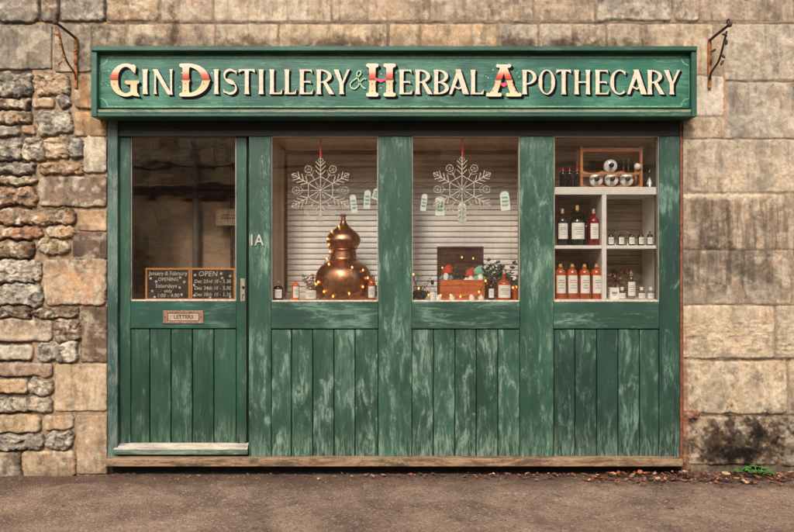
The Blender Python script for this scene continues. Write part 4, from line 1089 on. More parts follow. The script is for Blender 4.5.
q.tube(smooth_pts([(PX(270.5, y), y, PZ(158, y)), (PX(290, y), y, PZ(174, y)), (PX(320, y), y, PZ(183, y)), (PX(352, y), y, PZ(187, y)), (PX(382, y), y, PZ(178, y)), (PX(425, y), y+.01, PZ(186, y)), (PX(462, y), y+.02, PZ(189, y)), (PX(505, y), y, PZ(186, y)), (PX(522, y), y, PZ(180, y))]), .0015, 5)
tag(q.build('twine', M['iron']), 'thin dark twine strung across the two display windows behind the snowflakes', 'twine')

# ------------------------------------------------------------------ chalkboards in the door
def chalkboard(px0, px1, py0, py1, y, lines, stars, label):
    root = empty('chalkboard', (PX((px0+px1)/2, y), y, PZ(py1, y)), label, 'chalkboard', 'chalkboards in the door window'); o = tuple(root.location)
    q = MB(); w = 1.9
    B(q, px0, px1, py0, py0+w, y, y+.012, .0015); B(q, px0, px1, py1-w, py1, y, y+.012, .0015)
    B(q, px0, px0+w, py0+w, py1-w, y, y+.012, .0015); B(q, px1-w, px1, py0+w, py1-w, y, y+.012, .0015)
    q.build('frame', M['frame_or'], root, off=o)
    q = MB(); B(q, px0+w, px1-w, py0+w, py1-w, y+.005, y+.010, 0); q.build('slate', M['slate'], root, off=o)
    for (t, x, yy, sz, sx) in lines:
        q = MB(); put_text(q, t, PX(x, y), y+.004, PZ(yy, y), PS(sz, y), 0, .0006, .0002, sx, 1.05, slant=.12)
        q.build('chalk_writing', M['chalk'], root, off=o)
    for i, (x, yy) in enumerate(stars):
        P = [(PX(x, y)+PS(1.7 if k % 2 == 0 else .75, y)*math.sin(k*math.pi/5+i), PZ(yy, y)+PS(1.7 if k % 2 == 0 else .75, y)*math.cos(k*math.pi/5+i)) for k in range(10)]
        q = MB(); q.prism(P, y+.0032, y+.0045); q.build('star_sticker', M['chalkstar'], root, off=o)
yc = .068
chalkboard(145.3, 190.2, 268, 300.4, yc, [('January & February', 168, 273.5, 5.6, .84), ('OPENING', 168, 279.5, 5.0, .9), ('Saturdays', 166, 286, 5.6, .95), ('only', 168, 291, 4.8, .95), ('1:00 - 4:00', 168, 295.6, 5.2, .95)],
    [(150.5, 278.5), (156, 281.5), (180, 277.5), (184, 282), (179.5, 287.5), (152, 291), (154.5, 297), (181.5, 294.5)], 'small pine-framed chalkboard with saturday opening times, left of the pair in the door')
chalkboard(190.4, 235.4, 268, 300.4, yc, [('OPEN', 208, 274, 7.2, 1.0), ('Dec 23rd 10 - 5.30', 212.5, 281.5, 5.0, .9), ('Dec 24th 10 - 5.30', 212.5, 288.2, 5.0, .9), ('Dec 28th 10 - 5.30', 212.5, 294.6, 5.0, .9)],
    [(195, 275), (221, 273.5), (230, 276), (194, 285), (194, 295.5), (210, 297.5), (230, 297), (222, 278)], 'small pine-framed chalkboard headed OPEN, right of the pair in the door')

# ------------------------------------------------------------------ bottles
def bottle(kind, h, r, body, capm_, label_mat=None, lab=(.14, .52), shoulder=.62, neck=.22, capw=.3, caph=.10, square=False, inner=None, rounded=False, labx=(.1, 1.0), name='bottle', lbl_text=True, cap_name='stopper', ang=None):
    """returns builder(px,py,y,label,group): lathe body, wrap-round paper label, stopper"""
    root = empty(name, (0, 0, 0))
    nr = r*neck*2 if neck < .5 else r*.5
    zs = h*shoulder; hb = h*(1-caph)
    q = MB()
    prof = [(r*.9, 0), (r, h*.02), (r, zs)]
    for i in range(1, 8):
        t = i/8*math.pi/2
        prof.append((nr+(r-nr)*math.cos(t), zs+(h*.16)*math.sin(t)))
    prof += [(nr, zs+h*.17), (nr, hb*.97), (nr*1.18, hb*.975), (nr*1.18, hb)]
    xf = Matrix.Diagonal((1.0, .7, 1, 1)) if square else None
    q.lathe(prof, 28 if not square else 4*7, 0, xf=xf)
    q.build('glass_body', body, root, smooth=True)
    if inner is not None:
        q = MB(); q.lathe([(r*.9, h*.03), (r*.9, zs*.92)], 20, 0, xf=xf); q.build('contents', inner, root, smooth=True)
    if label_mat is not None:
        q = MB(); a0 = -math.pi/2-labx[1]; a1 = -math.pi/2+labx[1]
        q.lathe([(r*1.012, h*lab[0]), (r*1.012, h*lab[1])], 18, 0, a0=a0, a1=a1, caps=False, xf=xf)
        if lbl_text:
            for f, w in ((.72, .5), (.6, .62), (.44, .3), (.3, .45)):
                z = h*(lab[0]+(lab[1]-lab[0])*f); hh = h*(lab[1]-lab[0])*.022
                q.lathe([(r*1.03, z-hh), (r*1.03, z+hh)], 10, 1, a0=-math.pi/2-labx[1]*w, a1=-math.pi/2+labx[1]*w, caps=False, xf=xf)
        q.build('paper_label', [label_mat, M['ink']], root, smooth=True, recalc=False)
    q = MB(); cr = r*capw if capw < 1 else nr*capw
    q.lathe([(nr*.9, hb*.96), (cr, hb+.0005), (cr, h*.985), (cr*.9, h)], 16, 0)
    q.build(cap_name, capm_, root, smooth=True)
    return root
def place(root, px, py, y, label, cat='bottle', group=None, first=False, zfloor=None, rz=0):
    o = root if first else copy_tree(root)
    z = PZ(py, y) if zfloor is None else zfloor
    o.location = (PX(px, y), y, z); o.rotation_euler = (0, 0, rz); tag(o, label, cat, group); return o

# ------------------------------------------------------------------ window 4: shelf unit and what stands on it
SY0, SY1 = .056, .43
su = empty('shelf_unit', (PX(606, .06), .25, ZD-.02), 'white open shelf unit of four cubbyholes filling the right-hand window', 'shelf unit'); o = tuple(su.location)
xa, xb = PX(554.6, SY0), PX(659.6, SY0); xm0, xm1 = PX(602, SY0), PX(606.6, SY0)
zbt, ztp = PZ(299.4, SY0), PZ(187, SY0); tpt = PZ(194.6, SY0)
zm0, zm1 = PZ(248.8, SY0), PZ(245.4, SY0)
q = MB(); q.box(xa-.03, xb, SY0, SY1, tpt, ztp, .002); q.build('top_board', M['white'], su, off=o)
q = MB(); q.box(xa-.03, xb, SY0+.002, SY1, ZD-.019, zbt, .002); q.build('bottom_board', M['white'], su, off=o)
q = MB(); q.box(xb+.0004, xb+.012, SY0, SY1, ZD-.019, ztp, .002); q.build('side_panel', M['white'], su, off=o)
q = MB(); q.box(xm0, xm1, SY0+.001, SY1, zbt+.0005, tpt-.0005, .002); q.build('divider', M['white'], su, off=o)
q = MB(); q.box(xa-.03, xm0-.0004, SY0+.003, SY1, zm0, zm1, .002); q.box(xm1+.0004, xb-.0004, SY0+.003, SY1, zm0, zm1, .002); q.build('shelf', M['white'], su, off=o)
q = MB()
for i in range(22):
    q.box(PX(545, .44), PX(664, .44), .445, .455, ZD+i*.062, ZD+i*.062+.058, .003)
bw = q.build('inner_back_boards', M['grey_planks']); tag(bw, kind='structure')
# three liquor bottles
yb = .13
spirit = bottle('spirit', .252, .0385, M['darkglass'], M['cork'], M['label'], (.18, .60), .62, .17, .26, .13, labx=(0, .95))
place(spirit, 562.4, 0, yb, 'near-black bottle with a cork and white label, left of three on the middle shelf', group='corked spirit bottles', first=True, zfloor=zm1)
sp2 = bottle('spirit', .275, .051, M['greenish'], M['cork'], M['label'], (.16, .56), .56, .13, .22, .12, inner=M['clear'], labx=(0, 1.0))
place(sp2, 577.2, 0, yb, 'broad greenish clear bottle with a cork between the black and red ones', group='corked spirit bottles', first=True, zfloor=zm1)
sp3 = bottle('spirit', .252, .0385, M['redglass'], M['cork'], M['label'], (.18, .60), .62, .17, .26, .13, labx=(0, .75))
place(sp3, 593.5, 0, yb, 'deep red liqueur bottle with a cork, right of three on the middle shelf', group='corked spirit bottles', first=True, zfloor=zm1)
bk = bottle('spirit', .2, .033, M['darkglass'], M['blackcap'], None, shoulder=.62, neck=.17, capw=.26)
place(bk, 570.4, 0, .24, 'dark bottle at the back between the black and greenish bottles', group='dark bottles behind the corked ones', first=True, zfloor=zm1)
place(bk, 586.5, 0, .24, 'dark bottle at the back between the greenish and red bottles', group='dark bottles behind the corked ones', zfloor=zm1)
# dropper bottles
drop = bottle('dropper', .098, .0205, M['darkglass'], M['blackcap'], M['label'], (.1, .58), .62, .24, .3, .34, labx=(0, 1.05), name='dropper_bottle', cap_name='dropper')
dl = ['dropper bottle nearest the divider, leftmost of the five', 'dropper bottle second from the divider, amber-shouldered beside the leftmost', 'middle dropper bottle of the row of five', 'dropper bottle second from the right in the row of five', 'dropper bottle nearest the right side panel of the shelf']
for i, px in enumerate((610.8, 621.0, 631.6, 640.8, 650.0)):
    place(drop, px, 0, .11, dl[i], group='row of five dropper bottles', first=(i == 0), zfloor=zm1, rz=random.uniform(-.25, .25))
gl = bottle('vial', .115, .020, M['clear'], M['clear'], None, shoulder=.7, neck=.3, capw=.5, name='glass_vial')
gv = ['clear glass vial behind the first two dropper bottles', 'clear glass vial behind the middle dropper bottle', 'clear glass vial behind the fourth dropper bottle']
for i, px in enumerate((615.5, 628.0, 641)): place(gl, px, 0, .2, gv[i], 'vial', 'clear vials behind the droppers', first=(i == 0), zfloor=zm1)
# amber bottles
amb = bottle('amber', .238, .0375, M['amber'], M['cork'], M['label'], (.17, .68), .70, .2, .3, .08, labx=(0, .95))
al = ['orange liqueur bottle nearest the green post, leftmost of four', 'orange liqueur bottle second from the left of four', 'orange liqueur bottle third from the left of four', 'orange liqueur bottle nearest the divider, rightmost of four']
for i, px in enumerate((560.4, 572.3, 584.4, 596.4)): place(amb, px, 0, .11, al[i], group='row of four orange liqueur bottles', first=(i == 0), zfloor=zbt, rz=random.uniform(-.1, .1))
# white box, jars
q = MB(); q.box(-.032, .032, -.02, .02, 0, .078, .0015); q.box(-.018, .018, -.0212, -.0204, .035, .05, 0, 1); q.box(-.012, .012, -.0212, -.0204, .026, .03, 0, 1)
o1 = q.build('gift_box', [M['label'], M['ink']]); o1.location = (PX(613.8, .12), .12, zbt); tag(o1, 'small square white box with a grey emblem beside the divider', 'box')
sp4 = bottle('clear', .19, .028, M['clear'], M['driedp'], M['label'], (.12, .62), .66, .2, .34, .16, inner=None, labx=(0, 1.1))
place(sp4, 631.2, 0, .115, 'clear bottle with a large white label in front of the dried flowers', first=True, zfloor=zbt)
jar = bottle('jar', .082, .0235, M['clear'], M['ceramic'], M['label'], (.05, .5), .55, .3, .5, .25, labx=(0, 1.2), name='glass_jar')
place(jar, 641.5, 0, .10, 'small clear jar with white label beside the white-labelled bottle', 'jar', 'small clear jars on the bottom shelf', first=True, zfloor=zbt)
place(jar, 650.6, 0, .10, 'small clear jar nearest the side panel on the bottom shelf', 'jar', 'small clear jars on the bottom shelf', zfloor=zbt)
place(jar, 622.0, 0, .12, 'small clear jar between the white box and the white-labelled bottle', 'jar', 'small clear jars on the bottom shelf', zfloor=zbt)
# dried flower bunch
q = MB(); rg = random.Random(5)
for i in range(260):
    t = rg.uniform(0, 2*math.pi); rr = rg.random()**.5*.1; cx, cz = rr*math.cos(t)*1.1, .14+rr*math.sin(t)*.72
    s = rg.uniform(.010, .024); xf = Matrix.Translation((cx, rg.uniform(-.04, .05), cz)) @ Matrix.Rotation(rg.uniform(0, 6), 4, 'X') @ Matrix.Rotation(rg.uniform(0, 6), 4, 'Z')
    q.add([(-s*.5, 0, 0), (0, s*.2, s*.5), (s*.5, 0, 0), (0, s*.15, -s*.6), (0, -s*.1, 0)], [[0, 4, 1], [1, 4, 2], [2, 4, 3], [3, 4, 0]], 0 if rg.random() < .78 else 1, None, xf)
for i in range(7): q.tube([(rg.uniform(-.01, .01), .01, 0), (rg.uniform(-.06, .06), rg.uniform(-.02, .03), .13)], .003, 5, 0)
o1 = q.build('dried_flowers', [M['dried'], M['driedp']], recalc=False); o1.location = (PX(621, .24), .27, zbt); tag(o1, 'bunch of dried brown flowers at the back of the bottom right cubbyhole', 'dried flowers')
# upper shelf: red-capped bottles
rc = bottle('redcap', .132, .0215, M['darkglass'], M['redcap'], None, shoulder=.66, neck=.21, capw=.27, caph=.16, cap_name='cap')
q = MB(); q.lathe([(.0098, .1), (.0098, .112)], 14); q.build('white_collar', M['ceramic'], rc, smooth=True)
rl = ['black bottle with red cap nearest the left edge of the top shelf', 'black bottle with red cap, middle of three left of the pine rack', 'black bottle with red cap right beside the pine bottle rack']
for i, px in enumerate((563.0, 569.6, 577.0)): place(rc, px, 0, .10, rl[i], group='three red-capped black bottles', first=(i == 0), zfloor=ztp)
# rack
rk = empty('bottle_rack', (PX(610, .14), .14, ztp), 'pine bottle rack with scalloped rails on the top shelf', 'rack')
q = MB(); W2 = .203; HT = PZ(147, .14)-ztp
for sx in (-1, 1):
    for yy in (-.03, .09): q.box(sx*W2-.009, sx*W2+.009, yy-.009, yy+.009, 0, HT, .002)
q.build('upright', M['rackw'], rk)
def scallop(z, y, n=3, dip=.018, amp_=True):
    pts = [(-W2+.01, z-.016)]
    up = []
    for i in range(61):
        u = i/60; x = -W2+.01+2*(W2-.01)*u; ph = (u*n) % 1
        up.append((x, z+.010-(dip*max(0, math.sin(math.pi*ph))**.8 if amp_ else 0)))
    return pts+up+[(W2-.01, z-.016)]
for z, f in ((.012, True), (.106, True), (HT-.02, False)):
    for yy in (-.035, .085):
        q = MB(); q.prism(scallop(z, yy, 3, .016, f), yy, yy+.012); q.build('rail', M['rackw'], rk)
wb = empty('ceramic_bottle', (0, 0, 0)); q = MB()
prof = [(.01, .085), (.036, .08), (.044, .066), (.046, .03), (.0455, .0), (.043, -.006), (.038, -.009), (.016, -.014), (.0125, -.020), (.0125, -.052)]
RX = Matrix.Rotation(math.pi/2, 4, 'X') @ Matrix.Rotation(math.pi, 4, 'X')
q.lathe(prof, 28, 0, xf=Matrix.Rotation(-math.pi/2, 4, 'X')); q.build('body', M['ceramic'], wb, smooth=True)
q = MB(); q.lathe([(.014, -.048), (.017, -.052), (.017, -.068), (.012, -.070)], 18, 0, xf=Matrix.Rotation(-math.pi/2, 4, 'X')); q.build('stopper', M['blackcap'], wb, smooth=True)
wl = ['white ceramic bottle with black stopper lying alone on the upper rail of the rack', 'white ceramic bottle lying leftmost on the lower rail of the rack', 'white ceramic bottle lying in the middle of the lower rail of the rack', 'white ceramic bottle lying rightmost on the lower rail of the rack']
for i, (px, z) in enumerate(((611.5, .106+.048), (597.2, .012+.048), (612.6, .012+.048), (627.8, .012+.048))):
    ob = wb if i == 0 else copy_tree(wb); ob.location = (PX(px, .13), .155, ztp+z); ob.rotation_euler = (.02, 0, -.16 if i != 2 else -.18); tag(ob, wl[i], 'bottle', 'white ceramic bottles in the rack')
gt = bottle('tube', .085, .008, M['clear'], M['clear'], None, shoulder=.85, neck=.4, capw=.6, name='glass_tube')
for i, px in enumerate((623.6, 628.4)):
    place(gt, px, 0, .15, ['left of two thin glass tubes standing on the upper rail of the rack', 'right of two thin glass tubes standing on the upper rail of the rack'][i], 'glass tube', 'thin glass tubes in the rack', first=(i == 0), zfloor=ztp+.117)
q = MB(); q.ball((0, 0, .024), .024, 0, 16, 10); o1 = q.build('glass_ball', M['ceramic'], smooth=True); o1.location = (PX(637.5, .1), .10, ztp+.118); tag(o1, 'small round white stopper resting at the right end of the upper rack rail', 'stopper')
# glass flask right of rack
fk = empty('glass_flask', (PX(649.5, .15), .15, ztp), 'tall clear glass flask with a funnel neck at the right of the top shelf', 'flask')
q = MB(); q.lathe([(.05, 0), (.056, .006), (.05, .03), (.034, .07), (.016, .10), (.008, .12), (.007, .185), (.010, .20)], 26, 0, caps=False); q.build('flask_body', M['clear'], fk, smooth=True)
q = MB(); q.lathe([(.002, .012), (.022, .03), (.010, .06), (.001, .078)], 18, 0); q.build('white_cone', M['ceramic'], fk, smooth=True)
q = MB(); q.ball((0, 0, .212), .011, 0, 12, 8); q.build('glass_stopper', M['clear'], fk, smooth=True)
q = MB(); q.lathe([(.05, .0), (.05, .003), (.006, .006), (.005, .17), (.03, .2), (.045, .25), (.04, .29)], 26, 0, caps=False)
o1 = q.build('wine_glass', M['clear'], smooth=True); o1.location = (PX(641, .30), .32, ztp); tag(o1, 'tall faint wine glass behind the right end of the pine rack', 'glass')

# ------------------------------------------------------------------ window 2: copper still and bottles
cs = empty('copper_still', (PX(343.5, .24), .24, ZD), 'round aged copper pot still with an onion-shaped head', 'still')
ysn = .24; u = PS(1, ysn); zb0 = 299.0
def pr(lst): return [(r*u, (zb0-y)*u) for r, y in lst]
q = MB(); P = smooth_pts(pr([(24.5, 299), (26.3, 295), (27.6, 288), (28.1, 281), (27.5, 275), (25.6, 270), (22.2, 265.8), (17.8, 262.4), (14.2, 260.4)]), 4)
q.lathe(P, 64, 0); q.build('pot', M['copper'], cs, smooth=True)
q = MB(); q.lathe(smooth_pts(pr([(13.6, 260.6), (14.4, 259.6), (13.4, 258.4), (13.0, 255), (12.6, 250.4), (13.6, 249.4), (12.9, 248.4)]), 3), 48, 0); q.build('collar', M['copper'], cs, smooth=True)
q = MB(); q.lathe(smooth_pts(pr([(12.6, 248.6), (15, 246), (16.8, 242), (17, 239), (15.4, 235), (12, 231.5), (8, 228.4), (5, 225.4), (3.2, 222.8), (2.6, 221)]), 4), 56, 0); q.build('onion_head', M['copper'], cs, smooth=True)
q = MB(); q.lathe(pr([(2.5, 221.4), (2.0, 217), (3.0, 216.4), (3.1, 214.6), (2.4, 214.2)]), 20, 0); q.build('spout_tip', M['copper'], cs, smooth=True)
q = MB()
for sx in (-1, 1):
    c = Vector((sx*27.6*u, 0, 20*u)); q.tube([c+Vector((sx*.022*math.sin(t)*1.0, 0, .03*math.cos(t))) for t in [math.pi*i/10 for i in range(11)]], .004, 8)
q.build('handle', M['copper'], cs, smooth=True)
def fairy(name, P, every, label, r=.0038, yoff=0):
    root = empty(name, P[0], label, 'string lights', 'warm fairy lights in the display windows'); o = P[0]
    pts = smooth_pts([tuple(p) for p in P], 5); q = MB(); q.tube(pts, .0022, 6); q.build('wire', M['wire'], root, off=o)
    proto = None
    for i in range(2, len(pts), every):
        c = pts[i]
        if proto is None:
            b2 = MB(); b2.lathe([(.0005, -r*1.2), (r, -r*.2), (r*.9, r), (.0006, r*1.8)], 10); proto = b2.build('bulb', M['bulb'], root, smooth=True); ob = proto
        else: ob = proto.copy(); COL.objects.link(ob)
        ob.location = (c[0]-o[0], c[1]-o[1]-.004, c[2]-o[2]+.004)
def around(px, py, rpx, a, extra=1.03):
    """a point on the still's skin: pixel height py, radius rpx, angle a (0 = towards the street)"""
    r = rpx*u*extra; return (cs.location[0]+r*math.sin(a), ysn-r*math.cos(a), ZD+(zb0-py)*u)
P = [around(0, 226, 5.5, -.2), around(0, 231, 12, -.9), around(0, 240, 17.3, -1.0), around(0, 247, 15, -1.1), around(0, 256, 13.6, -1.3), around(0, 264, 21, -.9), around(0, 268, 25, 0.4), around(0, 272, 27, .9), around(0, 283, 28, 1.0), around(0, 292, 27.4, .4), around(0, 296, 27, -.3), around(0, 290, 27.4, -.75), around(0, 280, 28, -1.1), around(0, 294, 27, -1.3)]
fairy('fairy_lights', P, 4, 'warm fairy lights wound round the copper still', .0065)
# fir sprigs behind the still
def sprig(name, base, n, L_, spread, mats, label, seed, leaf=.02, cat='foliage', lean=0):
    rg = random.Random(seed); q = MB()
    for k in range(n):
        a = rg.uniform(-spread, spread)+lean; b = rg.uniform(-.35, .35); Ln = L_*rg.uniform(.6, 1)
        P = []; p = Vector((rg.uniform(-.03, .03), rg.uniform(-.02, .02), 0)); d = Vector((math.sin(a), math.sin(b), math.cos(a)))
        for i in range(8):
            P.append(tuple(p)); p = p+d*Ln/7; d = (d+Vector((rg.uniform(-.16, .16)+.05*math.copysign(1, a), rg.uniform(-.1, .1), rg.uniform(-.14, .06)))).normalized()
        q.tube(P, [.002-.0002*i for i in range(8)], 5, 2)
        for i in range(1, 8):
            for s in (-1, 1, 0):
                c = Vector(P[i]); s_ = leaf*rg.uniform(.7, 1.2)
                xf = Matrix.Translation(c) @ Matrix.Rotation(a+s*rg.uniform(.6, 1.2), 4, 'Y') @ Matrix.Rotation(rg.uniform(-.8, .8), 4, 'Z')
                q.add([(0, 0, 0), (-s_*.3, s_*.08, s_*.45), (0, -s_*.05, s_), (s_*.3, s_*.08, s_*.45), (0, -s_*.02, s_*.5)], [[0, 4, 1], [1, 4, 2], [2, 4, 3], [3, 4, 0]], rg.choice((0, 0, 1)), None, xf)
    ob = q.build(name, mats, recalc=False); ob.location = base; tag(ob, label, cat); return ob
GL = [M['leafG'], M['leafD'], M['twig']]
sprig('greenery_sprig', (PX(316, .33), .36, ZD), 7, .19, .55, [M['driedp'], M['leafG'], M['twig']], 'pale leafy sprig showing behind the left side of the copper still', 3, .022, lean=-.1)
sprig('greenery_sprig', (PX(370, .33), .34, ZD), 7, .19, .55, GL, 'dark green sprig showing behind the right side of the copper still', 4, .02, lean=.1)
bA = bottle('round', .118, .034, M['darkglass'], M['clear'], M['label'], (.12, .62), .66, .16, .2, .2, labx=(0, .85))
place(bA, 278.6, 0, .10, 'squat dark bottle with a white label at the left end of the still window', first=True, zfloor=ZD)
q = MB(); q.ball((0, 0, .122), .009, 0, 12, 8); q.build('cork_ball', M['cork'], bA, smooth=True)
bB = bottle('orange', .128, .0255, M['orange'], M['frame_or'], M['label'], (.12, .72), .74, .2, .3, .14, labx=(-.1, .9), cap_name='cap')
place(bB, 295.6, 0, .11, 'bright orange bottle with a white label left of the still', first=True, zfloor=ZD, rz=.35)
bC = bottle('jar', .1, .040, M['clear'], M['rust'], M['label'], (.08, .66), .76, .3, .5, .1, labx=(0, 1.15), name='glass_jar', cap_name='lid')
place(bC, 311, 0, .12, 'clear jar with a wide white label just left of the still', 'jar', first=True, zfloor=ZD)
bD = bottle('amberdark', .17, .026, M['amber'], M['greencap'], M['label'], (.1, .55), .62, .22, .3, .14, labx=(0, 1.0), cap_name='cap')
place(bD, 371.6, 0, .11, 'orange bottle with a green cap right of the still', first=True, zfloor=ZD)
q = MB()
for k in range(10): q.tube([(.018*math.cos(k*.628), .018*math.sin(k*.628), 0), (.02*math.cos(k*.628+.3), .02*math.sin(k*.628+.3), .045)], .0014, 4)
for z in (.002, .045): q.tube([(.019*math.cos(t), .019*math.sin(t), z) for t in [2*math.pi*i/16 for i in range(16)]], .002, 5, closed=True)
o1 = q.build('cut_glass_tumbler', M['steel']); o1.location = (PX(288, .2), .20, ZD); tag(o1, 'small cut glass tumbler between the squat dark and orange bottles', 'tumbler')

# ------------------------------------------------------------------ window 3: crate, gnomes, greenery
cr = empty('wooden_crate', (PX(461.5, .22), .22, ZD), 'open orange-stained wooden box with a dark lid propped up behind', 'crate')
yc2 = .16; o = tuple(cr.location)
q = MB(); x0, x1 = PX(440.2, yc2), PX(485, yc2); zt_ = PZ(279.8, yc2)
q.box(x0, x1, yc2, yc2+.012, ZD, zt_, .002); q.build('front_board', M['cratew'], cr, off=o)
q = MB(); q.box(x0, x0+.012, yc2+.0125, yc2+.15, ZD, zt_, .002); q.box(x1-.012, x1, yc2+.0125, yc2+.15, ZD, zt_, .002); q.build('side_board', M['cratew'], cr, off=o)
q = MB(); q.box(x0+.013, x1-.013, yc2+.013, yc2+.15, ZD, ZD+.01, 0); q.build('base_board', M['cratew'], cr, off=o)
q = MB(); yl2 = .34; zl = PZ(246.5, yl2)
T = Matrix.Translation((0, 0, 0))
q.box(PX(437, yl2), PX(483.6, yl2), yl2, yl2+.012, ZD+.02, zl, .002)
for a, b_, t, bt in ((437, 483.6, 246.5, 248.6), (437, 439.2, 248.6, 290), (481.4, 483.6, 248.6, 290)): B(q, a, b_, t, bt, yl2-.008, yl2-.0005, .001)
q.build('lid', M['lidw'], cr, off=o)
def gnome(px, h, hat, beard, coat, label, rz=0):
    root = empty('gnome_figure', (PX(px, .22), .22, ZD+.012), label, 'figurine', 'felt gnomes sitting in the crate'); root.rotation_euler = (0, 0, rz)
    z0 = h-.10; q = MB(); q.lathe([(.036, 0), (.042, .02), (.038, z0*.6+.02), (.024, z0+.03)], 20); q.build('coat', coat, root, smooth=True)
    q = MB(); q.lathe(smooth_pts([(.030, z0+.016), (.040, z0+.022), (.040, z0+.034), (.035, z0+.050), (.024, z0+.064), (.012, z0+.072), (.002, z0+.076)], 3), 20); q.tube([(0, 0, z0+.066), (.018, -.004, z0+.074), (.034, -.008, z0+.062), (.040, -.008, z0+.050)], [.014, .012, .008, .009], 10); q.build('hat', hat, root, smooth=True)
    q = MB(); q.tube([(0, -.026, z0+.022), (0, -.036, z0), (0, -.038, z0-.025), (0, -.034, z0-.045)], [.014, .020, .015, .003], 12); q.build('beard', beard, root, smooth=True)
    q = MB(); q.ball((0, -.040, z0+.012), .011, 0, 10, 8); q.build('nose', M['nose'], root, smooth=True)
    q = MB()
    for s in (-1, 1): q.tube([(s*.026, -.005, z0+.01), (s*.042, -.02, z0-.015), (s*.03, -.038, z0-.02)], [.010, .010, .007], 8)
    q.build('arm', coat, root, smooth=True)
gnome(447, .245, M['felt_red'], M['felt_white'], M['felt_grey'], 'felt gnome with an orange-red hat and grey coat at the left of the box', -.3)
gnome(470, .225, M['felt_red'], M['felt_white'], M['felt_white'], 'felt gnome with a small red hat and white coat, middle of the box', .1)
gnome(478.5, .24, M['felt_mint'], M['felt_white'], M['felt_mint'], 'mint green felt gnome at the right end of the wooden box', .3)
sprig('greenery_sprig', (PX(459, .22), .25, ZD+.03), 10, .20, .35, GL, 'green sprigs standing in the middle of the wooden box', 11, .02)
sprig('greenery_sprig', (PX(490, .27), .28, ZD), 18, .24, .6, GL, 'grey-green leafy branches just right of the wooden box', 12, .026)
sprig('greenery_sprig', (PX(509, .27), .28, ZD), 28, .31, .75, [M['leafD'], M['leafG'], M['twig']], 'dark bushy evergreen branches at the right end of the crate window', 13, .03)
sprig('dried_sprig', (PX(498, .2), .23, ZD), 10, .2, .6, [M['dried'], M['driedp'], M['twig']], 'russet dried sprig between the grey-green branches and the dark evergreens', 31, .022)
sprig('greenery_sprig', (PX(514, .14), .17, ZD), 9, .2, .5, GL, 'small leafy sprig beside the post at the right of the crate window', 32, .022)
sprig('twig_bunch', (PX(417, .25), .26, ZD), 8, .2, .5, [M['twig'], M['leafD'], M['twig']], 'bare brown twigs at the left end of the crate window', 14, .008)
sprig('greenery_sprig', (PX(419, .12), .16, ZD), 14, .085, .8, [M['leafD'], M['leafD'], M['twig']], 'low dark greenery on the floor left of the crate', 15, .018)
bE = bottle('dark', .155, .021, M['darkglass'], M['blackcap'], M['label'], (.1, .5), .55, .2, .3, .15, labx=(0, 1.0))
place(bE, 491.2, 0, .10, 'small dark bottle with a white label right beside the wooden box', first=True, zfloor=ZD)
bF = bottle('big', .205, .047, M['amber'], M['cork'], M['label'], (.08, .5), .5, .14, .2, .14, labx=(0, 1.05))
place(bF, 504, 0, .11, 'big amber bottle with a wide white label and cork in front of the evergreens', first=True, zfloor=ZD)
bG = bottle('dk', .135, .023, M['clear'], M['blackcap'], M['label'], (.05, .4), .5, .2, .45, .2, labx=(0, .8))
place(bG, 432.4, 0, .12, 'slim clear bottle with a black stopper left of the wooden box', first=True, zfloor=ZD)
bH = bottle('am', .1, .019, M['amber'], M['orange'], None, shoulder=.6, neck=.2, capw=.3)
place(bH, 515.2, 0, .12, 'small amber bottle against the green post right of the big amber bottle', first=True, zfloor=ZD)
tl = empty('tealight', (0, 0, 0)); q = MB(); q.lathe([(.018, 0), (.020, .022), (.019, .024)], 18); q.build('holder', M['ceramic'], tl, smooth=True)
q = MB(); q.ball((0, 0, .028), .009, 0, 8, 6); q.build('wax', M['stepstone'], tl, smooth=True)
tn = ['white tealight holder left of the box front, below the slim bottle', 'white tealight holder at the left corner of the box front', 'white tealight holder in front of the left half of the box', 'white tealight holder in front of the right half of the box', 'white tealight holder at the right corner of the box front']
for i, px in enumerate((432.5, 438.5, 452, 472, 481)):
    ob = tl if i == 0 else copy_tree(tl); ob.location = (PX(px, .08), .08+.01*(i % 2), ZD); tag(ob, tn[i], 'tealight', 'tealights along the front of the crate')
P = [(PX(412.5, .1), .11, PZ(270, .1)), (PX(416, .1), .11, PZ(285, .1)), (PX(424, .1), .10, PZ(294, .1)), (PX(436, .1), .10, PZ(297, .1)), (PX(447, .1), .10, PZ(295, .1)), (PX(456, .1), .10, PZ(298, .1)), (PX(467, .1), .10, PZ(296, .1)), (PX(476, .1), .11, PZ(297, .1)), (PX(483, .12), .11, PZ(285, .1)), (PX(490, .1), .16, PZ(280, .1)), (PX(496, .1), .16, PZ(290, .1)), (PX(510, .1), .05+.1, PZ(292, .1)), (PX(517, .1), .13, PZ(284, .1)), (PX(515, .1), .13, PZ(296, .1))]
fairy('fairy_lights', P, 5, 'warm fairy lights trailing across the front of the wooden box', .0062)
P = [(PX(440, .3), .30, PZ(272, .3)), (PX(448, .3), .31, PZ(262, .3)), (PX(462, .3), .31, PZ(258, .3)), (PX(468, .3), .31, PZ(262, .3)), (PX(477, .3), .31, PZ(258, .3)), (PX(486, .3), .30, PZ(266, .3))]
fairy('fairy_lights', P, 8, 'warm fairy lights hanging against the dark crate lid', .005)

